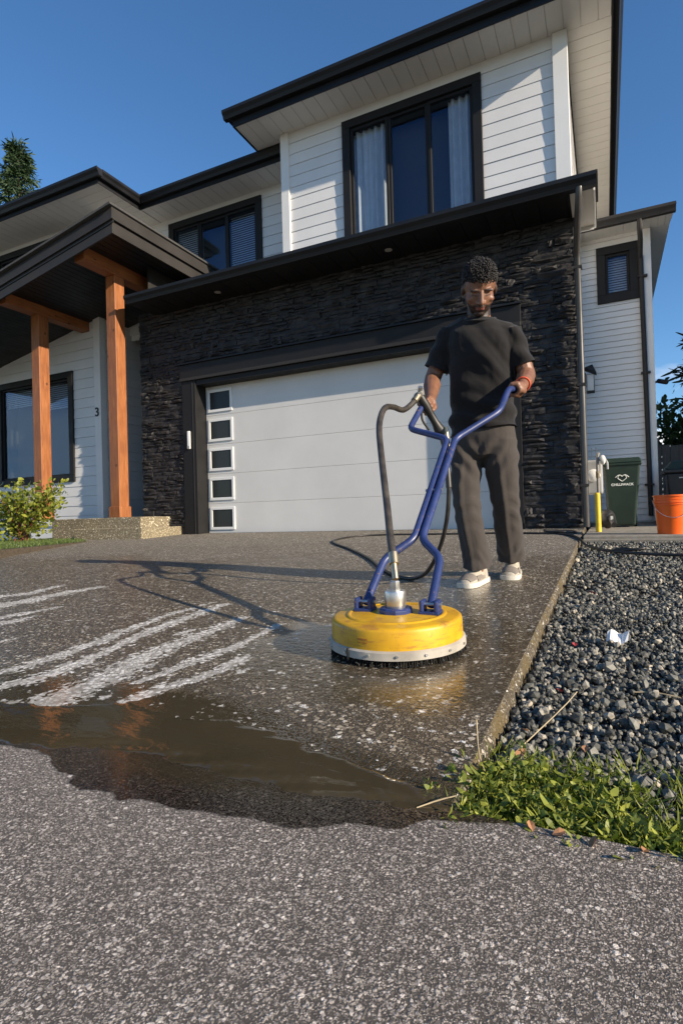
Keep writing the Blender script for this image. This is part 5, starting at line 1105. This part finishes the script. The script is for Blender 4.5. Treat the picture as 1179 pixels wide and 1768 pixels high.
cu = bpy.data.curves.new('bin_text', 'FONT'); cu.body = 'CHILLIWACK'; cu.size = 0.047; cu.extrude = 0.001; cu.align_x = 'CENTER'; cu.offset = 0.0012
tmp = bpy.data.objects.new('tmp', cu); COL.objects.link(tmp); bpy.context.view_layer.update()
me = bpy.data.meshes.new_from_object(tmp.evaluated_get(bpy.context.evaluated_depsgraph_get())); bpy.data.objects.remove(tmp)
o = mobj('lettering', me, 'print_white', gb_); o.location = Vector((0.222, slope_y(0.55) - 0.001, 0.552)) - wloc(gb_); o.rotation_euler = (math.pi / 2 - 0.07, 0, 0)
# black bin with green lid, beyond the bucket
bb = empty('waste_bin', (1.1, 9.9, PZ), 'black bin with dark green lid beside the wooden fence', 'bin')
taper(MB(), 0.90, 1.36, 9.68, 10.1, PZ + 0.01, 0.84, 1.42, 9.62, 10.2, 0.74).build('body', 'bin_black', bb, bevel=0.03, seg=3)
MB().box(0.80, 1.46, 9.58, 10.24, 0.741, 0.79).build('rim', 'bin_black', bb, bevel=0.015)
taper(MB(), 0.81, 1.45, 9.59, 10.23, 0.791, 0.92, 1.34, 9.72, 10.1, 0.93).build('lid', 'bin_green', bb, bevel=0.02, seg=3)
MB().box(1.0, 1.06, 9.605, 9.625, 0.66, 0.675).build('sticker', 'print_white', bb)
# orange bucket
bk = empty('bucket', (0.585, 6.28, PZ), 'bright orange plastic bucket standing on the concrete path', 'bucket')
BC = (0.585, 6.28, PZ)
MB().lathe([(0.0005, 0.004), (0.130, 0.0), (0.152, 0.30), (0.160, 0.302), (0.160, 0.322), (0.154, 0.324), (0.156, 0.36), (0.163, 0.362), (0.163, 0.378), (0.155, 0.378), (0.152, 0.36), (0.128, 0.012), (0.0005, 0.010)], BC, None, 48, closed=False).build('shell', 'bucket_orange', bk, smooth=35)
for zz in (0.285, 0.335): MB().lathe([(0.151, zz - .004), (0.1585, zz - .003), (0.1585, zz + .003), (0.151, zz + .004)], BC, None, 48, closed=False).build('rib', 'bucket_orange', bk, smooth=60)
MB().tube([(BC[0] + 0.165 * math.cos(t_), BC[1] - 0.07 * math.sin(t_) - 0.10 * math.sin(t_), PZ + 0.33 - 0.17 * math.sin(t_)) for t_ in [math.pi * k / 16 for k in range(17)]], 0.003, 8).build('bail_handle', 'steel', bk, smooth=60)
# yellow bollard pipe and gas meter
bl = empty('bollard', (-0.075, 7.05, PZ), 'short yellow painted steel pipe post beside the stone corner', 'bollard')
MB().tube([(-0.078, 7.05, PZ), (-0.082, 7.05, 0.40)], 0.030, 16).build('pipe', 'yellow_paint', bl, smooth=40); MB().lathe([(0.03, 0), (0.024, 0.014), (0.0005, 0.018)], (-0.082, 7.05, 0.40), None, 16).build('cap', 'yellow_paint', bl, smooth=60)
gm = empty('gas_meter', (-0.12, 7.75, PZ), 'grey gas meter with pipes mounted behind the yellow post', 'gas meter')
MB().box(-0.235, -0.02, 7.80, 8.05, 0.42, 0.86).build('meter_case', 'meter_grey', gm, bevel=0.03, seg=3)
MB().lathe([(0.075, 0), (0.08, 0.01), (0.08, 0.03), (0.05, 0.05), (0.0005, 0.05)], (-0.128, 7.80, 0.66), Matrix.Rotation(math.pi / 2, 3, 'X'), 24).build('dial', 'lens_white', gm, smooth=40)
MB().tube([(-0.075, 7.62, PZ), (-0.075, 7.62, 0.80), (-0.07, 7.64, 0.90), (-0.06, 7.75, 0.93)], 0.018, 12).build('riser_pipe', 'pipe_dull', gm, smooth=50)
MB().lathe([(0.04, -0.03), (0.06, -0.01), (0.06, 0.012), (0.035, 0.03), (0.0005, 0.03)], (-0.015, 7.64, 0.84), Matrix.Rotation(math.pi / 2, 3, 'Y'), 20).build('regulator', 'lens_white', gm, smooth=40)
MB().tube([(-0.07, 7.64, 0.84), (0.02, 7.64, 0.84), (0.035, 7.64, 0.80), (0.035, 7.64, 0.72)], 0.014, 10).build('elbow_pipe', 'meter_grey', gm, smooth=50)
MB().tube([(-0.075, 7.62, 0.62), (-0.075, 7.60, 0.70)], 0.026, 6).build('union_nut', 'brass', gm)
for xx in (-0.14, -0.09): MB().tube([(xx, 7.85, 0.86), (xx, 7.85, 1.02)], 0.005, 6).build('wire_conduit', 'gun_black', gm)
# leaning tool bag / black blower left under the meter
bw = empty('black_blower', (0.03, 8.3, PZ), 'black power blower lying beside the green bin', 'tool')
MB().ell((0.02, 8.35, PZ + 0.13), (0.10, 0.14, 0.13), None, 18, 12).build('motor_case', 'gun_black', bw, smooth=60)
MB().tube([(0.06, 8.28, PZ + 0.16), (0.085, 8.1, PZ + 0.10), (0.095, 7.9, PZ + 0.055)], [0.045, 0.04, 0.034], 14).build('blow_tube', 'gun_black', bw, smooth=50)
MB().box(0.055, 0.085, 8.05, 8.07, PZ + 0.12, PZ + 0.17).build('tag', 'print_white', bw)
# fence beyond the wing
fn = empty('wooden_fence', (2, 12.2, -0.2), 'brown wooden board fence behind the house corner', 'fence')
x = 0.86
while x < 6.0:
    MB().box(x, x + 0.135, 12.2, 12.222, -0.3, 1.42 + random.uniform(-.015, .015)).build('board', 'fence_wood', fn); x += 0.141
for zz in (0.2, 1.1): MB().box(0.84, 6.0, 12.223, 12.27, zz, zz + 0.09).build('rail', 'fence_wood', fn)
for xx in (0.86, 3.3, 5.9): MB().box(xx, xx + 0.09, 12.11, 12.199, -0.4, 1.56).build('post', 'fence_wood', fn)

# ================================================================== PLANTS
def conifer(name, base, H_, R_, label, seed, z0=0.12, dens=1.0, group='conifers around the house'):
    r_ = np.random.default_rng(seed); B = Vector(base); o = empty(name, base, label, 'tree', group)
    MB().tube([B, B + Vector((0.1, 0, H_ * .5)), B + Vector((0, 0.05, H_ * .97))], [H_ * .018, H_ * .011, 0.02], 10).build('trunk', 'bark', o, smooth=60)
    P = []; D = []; N = []; Ls = []; nb_ = int(150 * dens); br = MB()
    for k in range(nb_):
        q = z0 + (1 - z0) * (k + r_.random()) / nb_; h_ = H_ * q; rad = R_ * (1 - q) ** 0.85 * r_.uniform(.65, 1.15) + 0.18; an = r_.uniform(0, 6.28)
        d = np.array([math.cos(an), math.sin(an), r_.uniform(-.35, .12)]); p0 = np.array(B) + [0, 0, h_]; end = p0 + d * rad
        if k % 3 == 0: br.tube([p0, (p0 + end) / 2 + [0, 0, -.05], end], [.03, .02, .006], 5, cap=False)
        ns = int(26 * max(0.5, rad / R_ + .3))
        for _ in range(ns):
            u_ = r_.random() ** 0.6; sp = 0.30 * rad * (1.05 - u_) + 0.08
            P.append(p0 + d * rad * u_ + r_.normal(0, 1, 3) * [sp * .5, sp * .5, sp * .22] + [0, 0, -.12 * rad * u_ * u_]); dd_ = d + r_.normal(0, .55, 3) + [0, 0, -.25]; D.append(dd_); N.append(r_.normal(size=3)); Ls.append(r_.uniform(.22, .5))
    n = len(P); P = np.array(P); Ls = np.array(Ls)
    parts = []
    for rep in range(3):
        parts.append(leaves(n, P + r_.normal(0, .09, (n, 3)), np.array(D) + r_.normal(0, .35, (n, 3)), r_.normal(size=(n, 3)), Ls * r_.uniform(.6, 1.1, n), Ls * .16, r_.random(n) ** 1.5, 0.2))
    leafobj('crown', parts, 'needle', o, 'stuff'); br.build('branches', 'bark', o, kind='stuff')
conifer('conifer_tree', (-24.6, 17.2, -0.6), 18.9, 4.2, 'tall dark conifer rising behind the roof at the left', 3, 0.25, 2.6)
conifer('conifer_tree', (3.85, 20.5, -0.6), 11.2, 2.3, 'conifer with drooping dark branches at the right edge of the frame', 5, 0.10, 1.2)
def bush(name, c, R_, n, label, m, size, cat='bush', stems=6, seed=1, sq=0.9, stemmat='bark', group=None):
    r_ = np.random.default_rng(seed); o = empty(name, c, label, cat, group); C_ = np.array(c); mb = MB(); P = []; D = []
    for k in range(stems):
        an = r_.uniform(0, 6.28); tp = C_ + [math.cos(an) * R_[0] * r_.uniform(.3, .9), math.sin(an) * R_[1] * r_.uniform(.3, .9), R_[2] * r_.uniform(1.3, 1.95)]; md = C_ * .55 + tp * .45 + [0, 0, R_[2] * .12]
        pth = spline([tuple(C_ + [r_.normal(0, .06), r_.normal(0, .06), 0]), tuple(md), tuple(tp)], 6); mb.tube(pth, [0.011 * R_[2] * 1.5 * (1 - .8 * i / len(pth)) for i in range(len(pth))], 6, cap=False)
        for _ in range(n // stems):
            u_ = 0.12 + 0.88 * r_.random() ** .7; q = np.array(pth[min(len(pth) - 1, int(u_ * len(pth)))]); off = r_.normal(0, 1, 3) * np.array(R_) * .17 * (1.15 - .45 * u_)
            P.append(q + off); d = off / (np.linalg.norm(off) + 1e-6) + [0, 0, .35] + r_.normal(0, .4, 3); D.append(d)
    n2 = len(P); Ls = r_.uniform(.6, 1.2, n2) * size
    mb.build('stem', stemmat, o, kind='stuff'); leafobj('foliage', [leaves(n2, np.array(P), np.array(D), r_.normal(size=(n2, 3)), Ls, Ls * .55, np.clip(r_.normal(.5, .28, n2), 0, 1), 0.25)], m, o, 'stuff'); return o
bush('leafy_shrub', (-8.35, 5.75, -0.05), (0.95, 0.55, 0.46), 2100, 'yellow-green leafy shrub with reddish stems in front of the porch post', 'shrub_leaf', 0.080, 'shrub', 34, 11, stemmat='red_stem')
bush('background_bush', (1.75, 14.6, -0.3), (0.9, 0.9, 1.5), 2600, 'green leafy bush rising behind the wooden fence', 'bush_leaf', 0.16, 'bush', 16, 12)
# weeds at the corner of driveway, gravel and road
cx_ = np.array([[-0.27, 0.97], [-0.22, 1.03], [-0.20, 0.92], [-0.15, 1.0], [-0.12, 0.93], [-0.08, 1.02], [-0.05, 0.91], [0.0, 0.95], [0.02, 0.89], [0.06, 0.93], [0.10, 0.90], [-0.17, 1.07], [0.13, 0.97], [-0.10, 0.88], [0.18, 0.91], [0.30, 0.92], [0.42, 0.90], [-0.24, 0.89], [-0.02, 1.05]])
P = []; D = []; Ls = []; Ws = []
for k in range(760):
    c_ = cx_[k % len(cx_)] + rng.normal(0, .028, 2); c_[0] = max(c_[0], -0.305 + 0.02 * rng.random()); base = np.array([c_[0], c_[1], max(gbz(c_[1]) + 0.035, gz(c_[1]) - 0.035)]); hgt_ = rng.uniform(.0, .042)
    for j in range(rng.integers(6, 13)):
        an = rng.uniform(0, 6.28); el_ = rng.uniform(0.0, 1.0); P.append(base + [rng.normal(0, .006), rng.normal(0, .006), hgt_ * rng.random()]); D.append([math.cos(an) * math.cos(el_), math.sin(an) * math.cos(el_), math.sin(el_) * .9]); l_ = rng.uniform(.008, .023) * (1.5 if rng.random() < .12 else 1); Ls.append(l_); Ws.append(l_ * rng.uniform(.16, .5))
n = len(P); wo = leafobj('weeds', [leaves(n, np.array(P), np.array(D), rng.normal(size=(n, 3)) * [1, 1, .3], np.array(Ls), np.array(Ws), np.clip(rng.normal(.5, .27, n), 0, 1), 0.3)], 'weed_leaf', kind='stuff')
tag(wo, 'clump of small green weeds between driveway corner and asphalt', 'weeds')
P = []; D = []; Ls = []; Ws = []
for k in range(900):
    c_ = np.array([rng.uniform(-0.25, 0.5), 0.885 + 0.30 * rng.random() ** 1.8]); base = np.array([c_[0], c_[1], gbz(c_[1]) + 0.03])
    for j in range(3): P.append(base); D.append([rng.normal(0, .6), rng.normal(0, .6), .8]); Ls.append(rng.uniform(.015, .062)); Ws.append(rng.uniform(.0014, .0036))
n = len(P); wo = leafobj('grass_tufts', [leaves(n, np.array(P), np.array(D), rng.normal(size=(n, 3)), np.array(Ls), np.array(Ws), rng.random(n), 0.3)], 'weed_leaf', kind='stuff')
tag(wo, 'thin grass blades poking through the near gravel', 'grass')
# dry stalks, scraps, leaves
def stalk(P_, r_, label): tag(MB().tube(spline(P_), r_, 6).build('dry_stalk', 'dry_stem', None, smooth=60), label, 'stalk')
stalk([(-0.215, 1.04, -0.27), (-0.228, 1.05, -0.235), (-0.236, 1.075, -0.185)], 0.0013, 'pale dry stalk standing upright out of the weeds at the slab corner')
stalk([(-0.205, 1.10, -0.285), (-0.16, 1.20, -0.262), (-0.10, 1.36, -0.235), (-0.075, 1.44, -0.222)], 0.0013, 'long bent dry stalk leaning over the gravel')
stalk([(-0.29, 0.862, -0.262), (-0.262, 0.885, -0.256), (-0.235, 0.90, -0.250)], 0.0012, 'short pale stalk lying on the wet asphalt')
stalk([(0.05, 1.62, -0.262), (0.10, 1.62, -0.258), (0.155, 1.61, -0.262)], 0.002, 'reddish twig lying flat on the gravel')
stalk([(0.01, 2.55, -0.225), (0.05, 2.50, -0.222), (0.09, 2.46, -0.226)], 0.002, 'thin pale twig on the gravel beside the paper scrap')
sc_ = MB(); V = []; 
for k in range(7):
    for j in range(2): V.append((0.022 + (k - 3) * 0.011 + (0.004 if j else 0), 2.09 + (j - .5) * (0.055 - 0.010 * abs(k - 3)), -0.232 + 0.008 * math.sin(k * 1.3) + j * 0.028))
V2 = [(a, b1, c1 - 0.0015) for a, b1, c1 in V]
F = [(2 * k, 2 * k + 2, 2 * k + 3, 2 * k + 1) for k in range(6)]
tag(MB().add(V + V2, F + [tuple(i + 14 for i in reversed(f)) for f in F]).build('paper_scrap', 'paper', None), 'crumpled white paper scrap lying on the gravel', 'paper')
def dleaf(x, y, z_, s_, m, label):
    R_ = rotm(random.uniform(-.5, .5), random.uniform(-.5, .5), random.uniform(0, 6)); pts = [(0, -1, 0), (.45, -.4, .12), (.5, .25, .18), (0, 1, -.1), (-.5, .25, .2), (-.42, -.4, .1), (0, -.1, -.02)]
    V = [Vector((x, y, z_)) + R_ @ (Vector(p) * s_) for p in pts]; V2 = [v_ - Vector((0, 0, 0.0012)) for v_ in V]
    F = [(0, 1, 6), (1, 2, 6), (2, 3, 6), (3, 4, 6), (4, 5, 6), (5, 0, 6)]
    tag(MB().add(V + V2, F + [tuple(i + 7 for i in reversed(f)) for f in F]).build('fallen_leaf', m, None), label, 'leaf', 'fallen leaves')
for x, y, m, s_, lb in ((-0.069, 2.95, 'red_leaf', .020, 'crimson fallen leaf on the gravel near the standing person'), (-0.105, 1.98, 'red_leaf', .016, 'dark red leaf on the gravel beside the driveway edge'), (-0.12, 1.52, 'red_leaf', .015, 'small red leaf on gravel under the long dry stalk'), (-0.165, 1.135, 'dry_leaf', .016, 'curled brown leaf at the top of the weed clump'), (-0.05, 1.20, 'dry_leaf', .014, 'tan leaf among near gravel stones above the weeds'), (-0.17, 1.25, 'dry_leaf', .010, 'tiny orange leaf against the mossy slab edge')):
    dleaf(x, y, gbz(y) + 0.058, s_, m, lb)
for x, y, lb in ((-0.075, 0.868, 'brown leaf on the asphalt just below the weeds'), (-0.03, 0.862, 'broad tan leaf at the asphalt edge under the weeds'), (0.035, 0.868, 'small tan leaf at the right end of the weeds'), (-0.115, 0.872, 'dark curled leaf in the wet patch below the weeds')):
    dleaf(x, y, -0.258, .011, 'dry_leaf', lb)
